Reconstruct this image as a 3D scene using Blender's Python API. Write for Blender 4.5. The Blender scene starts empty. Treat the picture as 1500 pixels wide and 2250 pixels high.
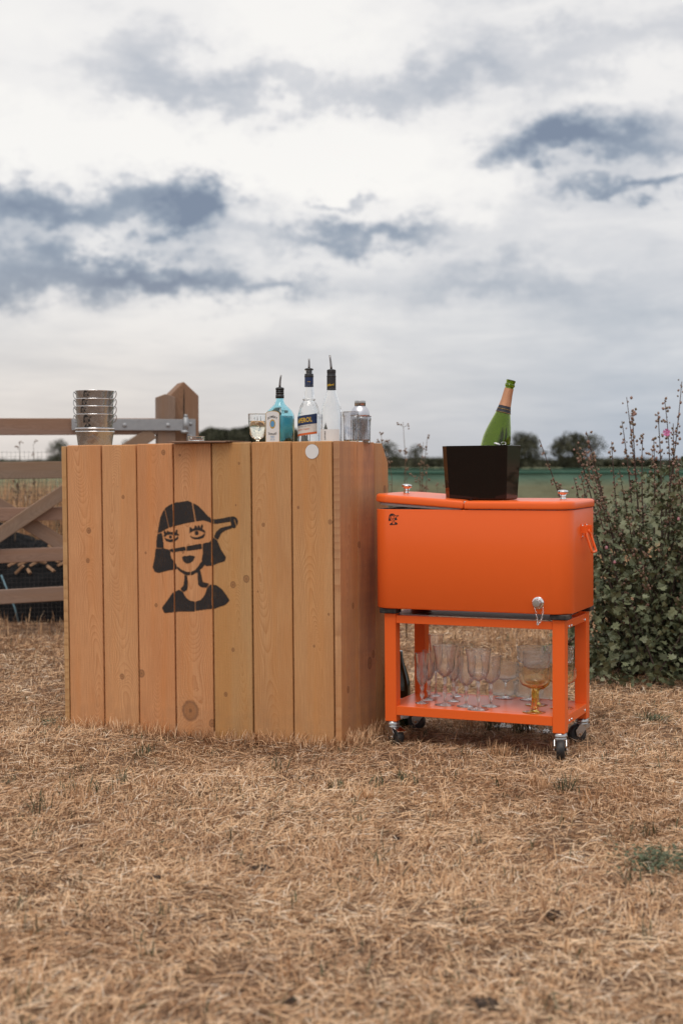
import bpy, math, random
import numpy as np
from mathutils import Vector, Matrix, noise as mnoise

random.seed(7); RNG = np.random.default_rng(7)
PI = math.pi; R = math.radians
sc = bpy.context.scene
col = sc.collection

# ------------------------------------------------------------------ camera
EYE = 1.02; FPX = 3125.0; TH = R(1.961)
cd = bpy.data.cameras.new('camera'); cam = bpy.data.objects.new('camera', cd); col.objects.link(cam)
cd.sensor_fit = 'HORIZONTAL'; cd.sensor_width = 24; cd.lens = 50
cam.location = (0, 0, EYE); cam.rotation_euler = (R(90) - TH, 0, 0)
cd.clip_start = .1; cd.clip_end = 6000
cd.dof.use_dof = True; cd.dof.focus_distance = 5.15; cd.dof.aperture_fstop = 3.2
sc.camera = cam

# ------------------------------------------------------------------ node helper
class NT:
    def __init__(s, tree): s.t = tree; s.n = tree.nodes; s.l = tree.links
    def put(s, sock, v):
        if isinstance(v, bpy.types.NodeSocket): s.l.new(v, sock)
        elif v is not None:
            if hasattr(sock.default_value, '__len__') and not hasattr(v, '__len__'): v = [v] * len(sock.default_value)
            if hasattr(v, '__len__') and hasattr(sock.default_value, '__len__') and len(sock.default_value) == 4 and len(v) == 3: v = (*v, 1)
            sock.default_value = v
    def math(s, op, a, b=None, c=None, clamp=False):
        n = s.n.new('ShaderNodeMath'); n.operation = op; n.use_clamp = clamp
        s.put(n.inputs[0], a)
        if b is not None: s.put(n.inputs[1], b)
        if c is not None: s.put(n.inputs[2], c)
        return n.outputs[0]
    def vm(s, op, a, b=None):
        n = s.n.new('ShaderNodeVectorMath'); n.operation = op; s.put(n.inputs[0], a)
        if b is not None: s.put(n.inputs['Scale'] if op == 'SCALE' else n.inputs[1], b)
        return n.outputs['Value'] if op in ('DOT_PRODUCT', 'LENGTH', 'DISTANCE') else n.outputs[0]
    def xyz(s, x, y, z):
        n = s.n.new('ShaderNodeCombineXYZ'); s.put(n.inputs[0], x); s.put(n.inputs[1], y); s.put(n.inputs[2], z); return n.outputs[0]
    def sep(s, v):
        n = s.n.new('ShaderNodeSeparateXYZ'); s.put(n.inputs[0], v); return n.outputs
    def noise(s, vec, scale, detail=3, rough=.55, dist=0, dim='3D', w=None, out='Fac'):
        n = s.n.new('ShaderNodeTexNoise'); n.noise_dimensions = dim
        if vec is not None and dim != '1D': s.put(n.inputs['Vector'], vec)
        if w is not None: s.put(n.inputs['W'], w)
        n.inputs['Scale'].default_value = scale; n.inputs['Detail'].default_value = detail
        n.inputs['Roughness'].default_value = rough; n.inputs['Distortion'].default_value = dist
        return n.outputs[out]
    def ramp(s, f, stops, interp='LINEAR'):
        n = s.n.new('ShaderNodeValToRGB'); r = n.color_ramp; r.interpolation = interp
        while len(r.elements) > 1: r.elements.remove(r.elements[-1])
        for i, (p, c) in enumerate(stops):
            e = r.elements[0] if i == 0 else r.elements.new(p)
            e.position = p; c = (c, c, c) if not hasattr(c, '__len__') else c; e.color = (*c[:3], 1)
        s.put(n.inputs[0], f); return n.outputs[0]
    def mix(s, f, a, b, mode='MIX'):
        n = s.n.new('ShaderNodeMix'); n.data_type = 'RGBA'; n.blend_type = mode
        s.put(n.inputs[0], f); s.put(n.inputs[6], a); s.put(n.inputs[7], b); return n.outputs[2]
    def mapr(s, v, a, b, c=0, d=1, smooth=False):
        n = s.n.new('ShaderNodeMapRange'); n.clamp = True
        if smooth: n.interpolation_type = 'SMOOTHSTEP'
        for i, q in enumerate((v, a, b, c, d)): s.put(n.inputs[i], q)
        return n.outputs[0]
    def coord(s, k='Object'):
        return s.n.new('ShaderNodeTexCoord').outputs[k]
    def attr(s, name, out='Fac'):
        n = s.n.new('ShaderNodeAttribute'); n.attribute_name = name; return n.outputs[out]
    def bump(s, h, strength=.3, dist=.01):
        n = s.n.new('ShaderNodeBump'); n.inputs['Strength'].default_value = strength
        n.inputs['Distance'].default_value = dist; s.put(n.inputs['Height'], h); return n.outputs[0]

def mat(name, color=(.5, .5, .5), rough=.5, metal=0, build=None, **kw):
    m = bpy.data.materials.new(name); m.use_nodes = True; nt = NT(m.node_tree)
    b = m.node_tree.nodes['Principled BSDF']
    b.inputs['Base Color'].default_value = (*color, 1); b.inputs['Roughness'].default_value = rough
    b.inputs['Metallic'].default_value = metal
    for k, v in kw.items(): b.inputs[k.replace('_', ' ')].default_value = v
    if build: build(nt, b)
    return m

# ------------------------------------------------------------------ world: Nishita sky behind layered cloud
wd = bpy.data.worlds.new('World'); sc.world = wd; wd.use_nodes = True
SUN_EL, SUN_AZ = R(66), R(-168)          # azimuth measured from +Y towards +X
w = NT(wd.node_tree); wd.node_tree.nodes.clear()
sky = w.n.new('ShaderNodeTexSky'); sky.sky_type = 'NISHITA'; sky.sun_disc = False
sky.sun_elevation = SUN_EL; sky.sun_rotation = SUN_AZ; sky.dust_density = 2.0
gen = w.coord('Generated')
D = w.vm('NORMALIZE', gen)
dx, dy, dz = w.sep(D)
# cloud sheet coordinates: flattened towards the horizon like a real layer seen edge-on
den = w.math('ADD', w.math('ABSOLUTE', dz), .10)
sheet = w.xyz(w.math('DIVIDE', dx, den), w.math('DIVIDE', dy, den), 0.3)
n_big = w.noise(sheet, .55, 6, .55, .3)
n_fine = w.noise(sheet, 3.2, 7, .62, .4)
flat = w.vm('MULTIPLY', D, (7, 7, 24))
n_str = w.noise(flat, 1.0, 5, .6, .6)
flat2 = w.vm('MULTIPLY', D, (17, 17, 27))
warpn = w.vm('SUBTRACT', w.noise(flat2, 1.0, 5, .62, 0, out='Color'), (.5, .5, .5))
warp = w.vm('ADD', D, w.vm('MULTIPLY', warpn, (.13, .0, .085)))
warpf = w.vm('SUBTRACT', w.noise(w.vm('MULTIPLY', D, (60, 60, 85)), 1.0, 5, .65, 0, out='Color'), (.5, .5, .5))
warp = w.vm('ADD', warp, w.vm('MULTIPLY', warpf, (.026, .0, .022)))
def pdir(px, py):
    a = (1125 - py) / FPX
    return Vector(((px - 750) / FPX, math.cos(TH) + a * math.sin(TH), -math.sin(TH) + a * math.cos(TH)))
dens = None
for (px, py, sx, sy, amp) in [
    (110, 462, 190, 34, 1.0), (40, 560, 170, 30, .55), (60, 630, 170, 36, 1.0), (350, 605, 110, 30, 1.15), (260, 530, 140, 14, -.35), (425, 455, 62, 50, 1.25), (10, 400, 60, 30, .6),
    (800, 528, 130, 20, .85), (720, 200, 190, 24, .38), (430, 195, 120, 50, .34), (300, 110, 110, 50, .30), (900, 155, 120, 22, .22),
    (1290, 305, 125, 36, 1.15), (1190, 320, 60, 28, .5), (1400, 418, 110, 14, .95), (760, 440, 50, 10, .6), (600, 612, 80, 14, .6),
    (1060, 170, 80, 26, .25), (1350, 80, 260, 30, .15), (1060, 605, 130, 26, .35), (1330, 640, 250, 60, .22), (1150, 480, 250, 40, .18),
    (640, 50, 150, 90, -.8), (470, 330, 230, 50, -.5), (760, 330, 220, 60, -.6), (100, 290, 170, 60, -.55), (100, 60, 150, 60, -.3), (1200, 30, 200, 30, -.2), (1350, 190, 180, 30, -.2),
    (950, 430, 160, 40, -.3), (440, 680, 260, 30, -.2)]:
    c = pdir(px, py).normalized()
    df = w.vm('SUBTRACT', warp, tuple(c))
    ex_ = w.math('MULTIPLY', w.vm('DOT_PRODUCT', df, (1, 0, 0)), FPX / sx)
    ez_ = w.math('MULTIPLY', w.vm('DOT_PRODUCT', df, (0, 0, 1)), FPX / sy)
    q = w.math('ADD', w.math('MULTIPLY', ex_, ex_), w.math('MULTIPLY', ez_, ez_))
    g = w.math('MULTIPLY', w.math('POWER', 2.718, w.math('MULTIPLY', q, -.5)), amp)
    dens = g if dens is None else w.math('ADD', dens, g)
front = w.mapr(dy, 0, .3)
dens = w.math('MULTIPLY', dens, front)
base = w.math('ADD', w.math('MULTIPLY', w.math('SUBTRACT', n_big, .5), 1.0), w.math('MULTIPLY', w.math('SUBTRACT', n_str, .5), .75))
base = w.math('ADD', base, w.math('MULTIPLY', w.math('SUBTRACT', n_fine, .5), .38))
dens = w.math('ADD', w.math('ADD', w.math('MULTIPLY', dens, .60), w.math('MULTIPLY', base, .50)), .30)
el = w.math('ARCSINE', dz)
low = w.mapr(el, 0, R(9), 1, 0, True)
right = w.mapr(dx, -.15, .2)
dens = w.math('ADD', dens, w.math('MULTIPLY', low, w.math('MULTIPLY', right, .10)))
cloud = w.ramp(dens, [(0, (1.0, .975, .935)), (.22, (.92, .90, .88)), (.36, (.73, .73, .745)), (.52, (.54, .565, .61)), (.74, (.33, .38, .455)), (1.0, (.215, .26, .345))])
tint = w.mix(right, (.74, .65, .58), (.35, .425, .53))
cloud = w.mix(w.math('MULTIPLY', low, .62), cloud, tint)
# cloud radiance is given in display units; strength 0.1 scales it back
cl10 = w.vm('SCALE', cloud, 10.0)
cov = w.mapr(n_big, .2, .75, .97, .86)
skyc = w.mix(cov, sky.outputs[0], cl10)
bg = w.n.new('ShaderNodeBackground'); w.put(bg.inputs[0], skyc); bg.inputs[1].default_value = .1
out = w.n.new('ShaderNodeOutputWorld'); w.l.new(bg.outputs[0], out.inputs[0])

sd = bpy.data.lights.new('sun', 'SUN'); so = bpy.data.objects.new('sun', sd); col.objects.link(so)
sd.energy = 1.6; sd.angle = R(38); sd.color = (1, .93, .85)
sv = Vector((math.sin(SUN_AZ) * math.cos(SUN_EL), math.cos(SUN_AZ) * math.cos(SUN_EL), math.sin(SUN_EL)))
so.rotation_euler = sv.to_track_quat('Z', 'Y').to_euler()
sc.view_settings.view_transform = 'Standard'; sc.view_settings.look = 'None'
sc.view_settings.exposure = 0.02; sc.view_settings.gamma = 1; sc.view_settings.use_curve_mapping = False
sc.render.engine = 'CYCLES'
sc.cycles.max_bounces = 16; sc.cycles.transmission_bounces = 16; sc.cycles.transparent_max_bounces = 24
sc.cycles.glossy_bounces = 6; sc.cycles.caustics_refractive = True; sc.cycles.caustics_reflective = True
sc.cycles.sample_clamp_indirect = 6

# ------------------------------------------------------------------ mesh helpers
class MB:
    def __init__(s): s.v = []; s.f = []; s.sm = []
    def add(s, vs, fs, smooth=False):
        o = len(s.v); s.v += [tuple(v) for v in vs]; s.f += [[i + o for i in f] for f in fs]; s.sm += [smooth] * len(fs); return s
    def box(s, c, size, rot=None):
        hx, hy, hz = [q / 2 for q in size]
        vs = [Vector((x, y, z)) for x in (-hx, hx) for y in (-hy, hy) for z in (-hz, hz)]
        if rot is not None: vs = [rot @ v for v in vs]
        c = Vector(c)
        return s.add([v + c for v in vs], [(0, 1, 3, 2), (4, 6, 7, 5), (0, 4, 5, 1), (2, 3, 7, 6), (0, 2, 6, 4), (1, 5, 7, 3)])
    def bar(s, a, b, wd_, th, up=(0, 0, 1)):
        a = Vector(a); b = Vector(b); d = (b - a); L = d.length; d.normalize()
        x = d.cross(Vector(up)).normalized(); y = x.cross(d)
        M = Matrix((x, d, y)).transposed()
        return s.box((a + b) / 2, (wd_, L, th), M)
    def rings(s, rings, cap0=True, cap1=True, smooth=True):
        n = len(rings[0]); o = len(s.v)
        for r in rings: s.v += [tuple(p) for p in r]
        for i in range(len(rings) - 1):
            for j in range(n):
                k = (j + 1) % n
                s.f.append([o + i * n + j, o + i * n + k, o + (i + 1) * n + k, o + (i + 1) * n + j]); s.sm.append(smooth)
        if cap0: s.f.append([o + j for j in range(n)][::-1]); s.sm.append(False)
        if cap1: s.f.append([o + (len(rings) - 1) * n + j for j in range(n)]); s.sm.append(False)
        return s
    @staticmethod
    def crisp(prof, d=.0005):
        out = [prof[0]]
        for i in range(1, len(prof) - 1):
            a, b, c = [np.array(prof[k], float) for k in (i - 1, i, i + 1)]; u = b - a; v = c - b; lu, lv = np.hypot(*u), np.hypot(*v)
            if lu < 1e-6 or lv < 1e-6: out.append(prof[i]); continue
            if (u / lu) @ (v / lv) < .8:
                e = min(d, lu * .3, lv * .3); p0 = b - u / lu * e; p3 = b + v / lv * e; m0 = b - u / lu * e * .3; m3 = b + v / lv * e * .3
                if lu > 5 * e: out.append(tuple(b - u / lu * 3 * e))
                out += [tuple(p0), tuple(m0 * .5 + m3 * .5), tuple(p3)]
                if lv > 5 * e: out.append(tuple(b + v / lv * 3 * e))
            else: out.append(prof[i])
        return out + [prof[-1]]
    def lathe(s, prof, n=32, c=(0, 0, 0), rot=None, rfun=None, cap0=True, cap1=True, smooth=True):
        c = Vector(c); rs = []
        if len(prof) > 2 and smooth: prof = MB.crisp(list(prof))
        for (r, z) in prof:
            ring = []
            for j in range(n):
                a = 2 * PI * j / n; q = max(r, 1e-5) * (rfun(a, z, r) if rfun else 1)
                p = Vector((q * math.cos(a), q * math.sin(a), z))
                if rot is not None: p = rot @ p
                ring.append(p + c)
            rs.append(ring)
        return s.rings(rs, cap0, cap1, smooth)
    def tube(s, pts, r, n=8, closed=False):
        pts = [Vector(p) for p in pts]; rs = []; N = len(pts); prev = None
        for i, p in enumerate(pts):
            if closed: t = pts[(i + 1) % N] - pts[i - 1]
            else: t = pts[min(i + 1, N - 1)] - pts[max(i - 1, 0)]
            t.normalize()
            if prev is None:
                u = t.cross(Vector((0, 0, 1)))
                if u.length < 1e-3: u = t.cross(Vector((0, 1, 0)))
                u.normalize()
            else: u = (prev - t * prev.dot(t)).normalized()
            prev = u; v = t.cross(u); rr = r[i] if hasattr(r, '__len__') else r
            rs.append([p + (u * math.cos(2 * PI * j / n) + v * math.sin(2 * PI * j / n)) * rr for j in range(n)])
        if closed: rs.append(rs[0]); return s.rings(rs, False, False)
        return s.rings(rs)
    def prism(s, poly, t, frame=None):
        n = len(poly); vs = [(x, 0, z) for x, z in poly] + [(x, t, z) for x, z in poly]
        if frame is not None: vs = [frame @ Vector(v) for v in vs]
        return s.add(vs, [list(range(n)), list(range(2 * n - 1, n - 1, -1))] + [[i, (i + 1) % n, n + (i + 1) % n, n + i][::-1] for i in range(n)])
    def build(s, name, m, parent=None, bevel=0, seg=2, fix=True, **props):
        me = bpy.data.meshes.new(name); me.from_pydata(s.v, [], s.f)
        me.polygons.foreach_set('use_smooth', s.sm)
        if m: me.materials.append(m)
        if fix:
            import bmesh
            bm = bmesh.new(); bm.from_mesh(me); bmesh.ops.recalc_face_normals(bm, faces=bm.faces); bm.to_mesh(me); bm.free()
        me.update()
        o = bpy.data.objects.new(name, me); col.objects.link(o)
        if parent is not None: o.parent = parent
        if bevel:
            b = o.modifiers.new('bevel', 'BEVEL'); b.width = bevel; b.segments = seg; b.limit_method = 'ANGLE'; b.angle_limit = R(35)
        for k, v in props.items(): o[k] = v
        return o

def empty(name, M, label, cat, group=None):
    o = bpy.data.objects.new(name, None); o.empty_display_size = .05; col.objects.link(o)
    if isinstance(M, Matrix): o.matrix_world = M
    else: o.location = M
    o['label'] = label; o['category'] = cat
    if group: o['group'] = group
    return o
def copy_tree(o, parent=None):
    c = o.copy(); col.objects.link(c)
    if parent is not None: c.parent = parent
    for ch in list(o.children): copy_tree(ch, c)
    return c
def frame(O, yaw, roll=0, pit=0):
    ex = Vector((math.cos(yaw), math.sin(yaw), roll)).normalized(); ey = Vector((-math.sin(yaw), math.cos(yaw), pit)).normalized()
    ez = ex.cross(ey); ey = ez.cross(ex)
    M = Matrix((ex, ey, ez)).transposed().to_4x4(); M.translation = Vector(O); return M
BAR = frame((.0016, 5.0733, .0), -.4175, .0090)
CART = frame((.1583, 5.1473, .082), -.4187, .0059, .0065)
def hit(M, px, py, v=None, w=None):
    """photo direction to a point of a plane of a frame, in that frame's own coordinates"""
    d = pdir(px, py); O = Vector((0, 0, EYE)) - M.translation
    ax = M.col[1].xyz if v is not None else M.col[2].xyz
    t = ((v if v is not None else w) - O.dot(ax)) / d.dot(ax)
    q = O + d * t
    return Vector((q.dot(M.col[0].xyz), q.dot(M.col[1].xyz), q.dot(M.col[2].xyz)))
def at(px, Y): return (px - 750) / FPX * (Y * math.cos(TH) + EYE * math.sin(TH))   # world X seen in column px at distance Y
def zz(py, Y): return EYE + Y * math.tan(math.atan((1125 - py) / FPX) - TH)

# ------------------------------------------------------------------ materials
def wood_mat(name, light, dark, seed=0, knots=(), stain=None, gray=0, rings=230, rough=.62):
    def bld(nt, b):
        P = nt.coord('Object'); x, y, z = nt.sep(P)
        oi = nt.n.new('ShaderNodeObjectInfo'); rnd = nt.math('ADD', nt.math('MULTIPLY', oi.outputs['Random'], 37.0), seed)
        zs = nt.math('ADD', nt.math('MULTIPLY', z, 1.0), rnd)
        n1 = nt.noise(None, 1.25, 2, .5, dim='1D', w=zs)
        n2 = nt.noise(None, 1.0, 1, .5, dim='1D', w=nt.math('ADD', zs, 50.0))
        n3 = nt.noise(nt.xyz(nt.math('MULTIPLY', x, 9), rnd, nt.math('MULTIPLY', z, 1.3)), 1.0, 2, .45)
        cx = nt.math('MULTIPLY', nt.math('SUBTRACT', n2, .5), .16)
        cy = nt.math('MULTIPLY', nt.math('SUBTRACT', n1, .32), .22)
        xx = nt.math('SUBTRACT', x, cx)
        r = nt.math('SQRT', nt.math('ADD', nt.math('MULTIPLY', xx, xx), nt.math('MULTIPLY', cy, cy)))
        r = nt.math('ADD', r, nt.math('MULTIPLY', nt.math('SUBTRACT', n3, .5), .010))
        kmask = None; kring = None
        for (kx, kz, kr) in knots:
            ddx = nt.math('DIVIDE', nt.math('SUBTRACT', x, kx), kr); ddz = nt.math('DIVIDE', nt.math('SUBTRACT', z, kz), kr * 1.15)
            q = nt.math('SQRT', nt.math('ADD', nt.math('MULTIPLY', ddx, ddx), nt.math('MULTIPLY', ddz, ddz)))
            q = nt.math('ADD', q, nt.math('MULTIPLY', nt.math('SUBTRACT', nt.noise(P, 90, 2), .5), .35))
            g = nt.math('POWER', 2.718, nt.math('MULTIPLY', nt.math('MULTIPLY', q, q), -.22))
            r = nt.math('ADD', r, nt.math('MULTIPLY', g, kr * 1.3))
            mk = nt.mapr(q, .75, 1.25, 1, 0); kmask = mk if kmask is None else nt.math('MAXIMUM', kmask, mk)
            rg = nt.mapr(nt.math('ABSOLUTE', nt.math('SUBTRACT', q, 1.0)), .0, .28, 1, 0); rg = nt.math('MAXIMUM', rg, nt.mapr(q, .12, .3, 1, 0))
            kring = rg if kring is None else nt.math('MAXIMUM', kring, rg)
        ph = nt.math('FRACT', nt.math('MULTIPLY', r, rings))
        ring = nt.math('POWER', ph, 2.4)
        ring = nt.math('MULTIPLY', ring, nt.mapr(ph, .93, 1.0, 1, 0))
        ring = nt.math('MULTIPLY', ring, nt.mapr(nt.noise(nt.xyz(nt.math('MULTIPLY', x, 30), rnd, z), 1, 2), .3, .7, .35, 1.0))
        fib = nt.noise(nt.xyz(nt.math('MULTIPLY', x, 420), nt.math('MULTIPLY', y, 420), nt.math('ADD', nt.math('MULTIPLY', z, 9), rnd)), 1, 3, .6)
        blot = nt.noise(nt.xyz(nt.math('MULTIPLY', x, 7), rnd, nt.math('MULTIPLY', z, 2.6)), 1, 5, .6)
        c = nt.mix(ring, light, dark)
        c = nt.mix(nt.mapr(fib, .38, .70, 0, .42), c, [q * .66 for q in dark])
        c = nt.mix(nt.mapr(blot, .46, .70, 0, .6), c, [light[0] * .74, light[1] * .62, light[2] * .52])
        sat = nt.noise(nt.xyz(nt.math('MULTIPLY', x, 16), nt.math('ADD', rnd, 9.0), nt.math('MULTIPLY', z, .9)), 1, 3, .5)
        c = nt.mix(nt.mapr(sat, .45, .68, 0, .55), c, [light[0] * .92, light[1] * .72, light[2] * .46])
        # each board takes up a slightly different tone
        t1 = nt.xyz(nt.mapr(oi.outputs['Random'], 0, 1, .86, 1.10), nt.mapr(nt.math('FRACT', nt.math('MULTIPLY', oi.outputs['Random'], 7.3)), 0, 1, .96, 1.04), nt.mapr(nt.math('FRACT', nt.math('MULTIPLY', oi.outputs['Random'], 7.3)), 0, 1, .90, 1.08))
        c = nt.vm('MULTIPLY', c, t1)
        # dirt specks and a damp, dusty foot
        sp = nt.noise(nt.vm('ADD', P, nt.xyz(rnd, 0, 0)), 60, 3, .6)
        c = nt.mix(nt.mapr(sp, .70, .78, 0, .45), c, (.10, .05, .03))
        dst = nt.noise(P, 14, 4, .6)
        foot = nt.math('MULTIPLY', nt.mapr(z, 0, .16, 1, 0), nt.mapr(dst, .4, .65))
        c = nt.mix(nt.math('MULTIPLY', foot, .35), c, (.17, .105, .07))
        if stain:
            st = nt.noise(nt.xyz(nt.math('MULTIPLY', y, 8), nt.math('MULTIPLY', x, 8), nt.math('ADD', nt.math('MULTIPLY', z, stain[1]), rnd)), 1, 4, .6)
            band = nt.noise(nt.xyz(nt.math('MULTIPLY', nt.math('ADD', x, y), 3), 0, nt.math('MULTIPLY', z, 26)), 1, 2, .5)
            st = nt.math('ADD', nt.math('MULTIPLY', st, .8), nt.math('MULTIPLY', band, .25))
            c = nt.mix(nt.mapr(st, .42, .68, 0, stain[0]), c, (.20, .11, .088))
        if gray: c = nt.mix(gray, c, (.20, .155, .13))
        if kmask is not None:
            c = nt.mix(nt.math('MULTIPLY', kmask, .6), c, [q * .55 for q in dark])
            c = nt.mix(nt.math('MULTIPLY', kring, .55), c, (.10, .045, .025))
        nt.put(b.inputs['Base Color'], c)
        nt.put(b.inputs['Roughness'], nt.mapr(fib, .3, .7, rough - .06, rough + .12))
        h = nt.math('ADD', nt.math('MULTIPLY', fib, .6), nt.math('MULTIPLY', ring, .3))
        saw = nt.noise(nt.xyz(nt.math('MULTIPLY', x, 60), rnd, nt.math('MULTIPLY', z, 240)), 1, 2, .5)
        h = nt.math('ADD', h, nt.math('MULTIPLY', saw, .35))
        nt.put(b.inputs['Normal'], nt.bump(h, .6, .002))
    return mat(name, light, rough, build=bld)
FIR_L, FIR_D = (.65, .340, .155), (.43, .176, .060)
M_old = wood_mat('weathered_softwood', (.33, .215, .155), (.21, .125, .085), 11, gray=.3, rings=150, rough=.8)
M_fir = wood_mat('fir_board', FIR_L, FIR_D, 3)

M_orange = mat('orange_enamel', (.86, .138, .024), .30, Coat_Weight=.07, Coat_Roughness=.05, Specular_IOR_Level=.24)
M_chrome = mat('chrome', (.80, .80, .81), .09, 1)
M_spout = mat('spout_steel', (.26, .25, .25), .4, .9)
M_steel = mat('zinc_steel', (.50, .50, .50), .30, 1, build=lambda nt, b: nt.put(b.inputs['Roughness'], nt.mapr(nt.noise(nt.coord(), 60, 4), .3, .7, .22, .42)))
M_galv = mat('galvanised', (.36, .37, .385), .55, .55, build=lambda nt, b: nt.put(b.inputs['Base Color'], nt.mix(nt.noise(nt.coord(), 30, 4), (.30, .31, .325), (.43, .44, .455))))
M_rubber = mat('black_rubber', (.018, .018, .019), .55, build=lambda nt, b: nt.put(b.inputs['Base Color'], nt.mix(nt.mapr(nt.noise(nt.coord(), 40, 4), .45, .7), (.014, .014, .015), (.075, .06, .05))))
M_black = mat('black_acrylic', (.007, .005, .0045), .05, Specular_IOR_Level=.3, Coat_Weight=.1, Coat_Roughness=.03, build=lambda nt, b: nt.put(b.inputs['Roughness'], nt.mapr(nt.noise(nt.coord(), 12, 6, .7), .5, .8, .05, .22)))
M_ink = mat('black_print', (.014, .013, .013), .6)
M_plastic = mat('black_plastic', (.02, .02, .022), .4)
M_white = mat('white_paper', (.74, .74, .74), .6)
M_liner = mat('grey_liner', (.45, .45, .47), .5)
def glass(name, c=(1, 1, 1), rough=0, ior=1.47, bump=None, tr=1.0):
    def bld(nt, b):
        if bump: nt.put(b.inputs['Normal'], bump(nt))
    return mat(name, c, rough, Transmission_Weight=tr, IOR=ior, build=bld)
M_clear = glass('clear_glass', (.985, .99, .99), tr=1.0)
M_coupe = None
M_pink = glass('crystal_glass', (.985, .965, .96))
def cutb(nt):
    n = nt.n.new('ShaderNodeTexVoronoi'); n.inputs['Scale'].default_value = 150
    nt.put(n.inputs['Vector'], nt.coord()); return nt.bump(n.outputs['Distance'], .35, .003)
M_cut = glass('cut_glass', (.985, .985, .985), bump=cutb)
M_amber = glass('amber_glass', (.98, .72, .25))
M_blue = glass('blue_glass', (.60, .90, .96))
M_bliq = glass('blue_spirit', (.36, .86, 1.0), ior=1.05, tr=.45)
M_green = glass('green_glass', (.34, .44, .05))
M_wliq = glass('pale_spirit', (.99, .955, .82), ior=1.34)

# ------------------------------------------------------------------ ground
def gz(x, y):
    return (-.006 + .006 * np.sin(x * 2.1 + 1.3 * np.sin(y * 1.7)) + .006 * np.sin(y * 2.9 + x * 1.1 + 2) + .0035 * np.sin(x * 7.3 + y * 5.1) + .003 * np.sin(y * 11 - x * 6)) 
def ground_build(nt, b):
    P = nt.coord(); 
    a = nt.noise(P, 1.6, 5, .6); f = nt.noise(P, 45, 6, .7); g = nt.noise(nt.vm('MULTIPLY', P, (1, 1, 1)), 260, 3, .6)
    c = nt.ramp(f, [(.3, (.14, .075, .042)), (.5, (.30, .17, .095)), (.7, (.50, .32, .19))])
    c = nt.mix(nt.mapr(a, .45, .7, 0, .5), c, (.16, .085, .05))
    y = nt.sep(P)[1]
    c = nt.mix(nt.mapr(y, 19, 24), c, (.13, .14, .065))
    nt.put(b.inputs['Base Color'], c)
    nt.put(b.inputs['Normal'], nt.bump(nt.math('ADD', f, g), .9, .02))
M_ground = mat('dry_turf', (.2, .12, .07), .95, build=ground_build)
xs = np.concatenate([[-2500, -600, -150, -40, -15], np.linspace(-8, 8, 161), [15, 40, 150, 600, 2500]])
ys = np.concatenate([[-2500, -400, -60, -10], np.linspace(0, 14, 141), [20, 40, 120, 500, 3500]])
GX, GY = np.meshgrid(xs, ys); GZ = np.where((abs(GX) <= 8) & (GY >= 0) & (GY <= 14), gz(GX, GY), -.006)
nx, ny = len(xs), len(ys)
gv = np.stack([GX.ravel(), GY.ravel(), GZ.ravel()], 1)
gf = [(j * nx + i, j * nx + i + 1, (j + 1) * nx + i + 1, (j + 1) * nx + i) for j in range(ny - 1) for i in range(nx - 1)]
gm = MB(); gm.v = gv.tolist(); gm.f = gf; gm.sm = [True] * len(gf)
gm.build('ground', M_ground, fix=False, kind='structure')

# blades -----------------------------------------------------------
def blade_mesh(name, base, ang, length, lift, width, tone, droop, m, props, parent=None):
    """every blade is a bent strip of two quads; base Nx3"""
    n = len(base); d = np.stack([np.cos(ang), np.sin(ang)], 1); pr = np.stack([-np.sin(ang), np.cos(ang)], 1)
    V = np.zeros((n, 6, 3)); k = 0
    bend = RNG.normal(0, .13, n)
    for t, hz, wf in ((0, 0, .8), (.5, 1, 1.0), (1, None, .25)):
        p = base.copy()
        p[:, :2] += d * (length * t)[:, None] + pr * (bend * length * t * t)[:, None]
        p[:, 2] += lift * (hz if hz is not None else droop)
        off = pr * (width * wf * .5)[:, None]; tw = RNG.uniform(-.5, .5, n) * width * wf
        V[:, k, :2] = p[:, :2] + off; V[:, k + 1, :2] = p[:, :2] - off
        V[:, k, 2] = p[:, 2] + tw; V[:, k + 1, 2] = p[:, 2] - tw; k += 2
    me = bpy.data.meshes.new(name); me.vertices.add(n * 6); me.vertices.foreach_set('co', V.reshape(-1))
    i0 = (np.arange(n) * 6)[:, None]
    F = np.concatenate([i0 + np.array([[0, 1, 3, 2]]), i0 + np.array([[2, 3, 5, 4]])], 1).reshape(-1)
    me.loops.add(n * 8); me.loops.foreach_set('vertex_index', F.astype(np.int32))
    me.polygons.add(n * 2); me.polygons.foreach_set('loop_start', np.arange(0, n * 8, 4, dtype=np.int32))
    me.polygons.foreach_set('use_smooth', np.ones(n * 2, bool))
    at_ = me.attributes.new('tone', 'FLOAT', 'POINT'); at_.data.foreach_set('value', np.repeat(tone, 6).astype(np.float32))
    me.materials.append(m); me.update(calc_edges=True); me.validate()
    o = bpy.data.objects.new(name, me); col.objects.link(o)
    if parent: o.parent = parent
    for a, b in props.items(): o[a] = b
    return o
def grass_build(nt, b):
    t = nt.attr('tone')
    c = nt.ramp(t, [(0, (.17, .090, .048)), (.25, (.42, .236, .128)), (.5, (.68, .425, .238)), (.74, (.82, .58, .365)), (.84, (.82, .65, .48)), (.90, (.86, .74, .60)), (.93, (.15, .135, .085)), (1, (.075, .095, .045))])
    big = nt.noise(nt.coord(), 1.3, 4, .6); med = nt.noise(nt.coord(), 6.5, 4, .6)
    c = nt.mix(nt.mapr(med, .54, .70, 0, .65), c, nt.vm('MULTIPLY', c, (.50, .42, .38)))
    c = nt.mix(nt.mapr(big, .42, .66, 0, .7), c, nt.vm('MULTIPLY', c, (.66, .56, .50)))
    nt.put(b.inputs['Base Color'], c)
M_grass = mat('straw_grass', (.4, .25, .15), .75, build=grass_build, Specular_IOR_Level=.25)
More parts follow.
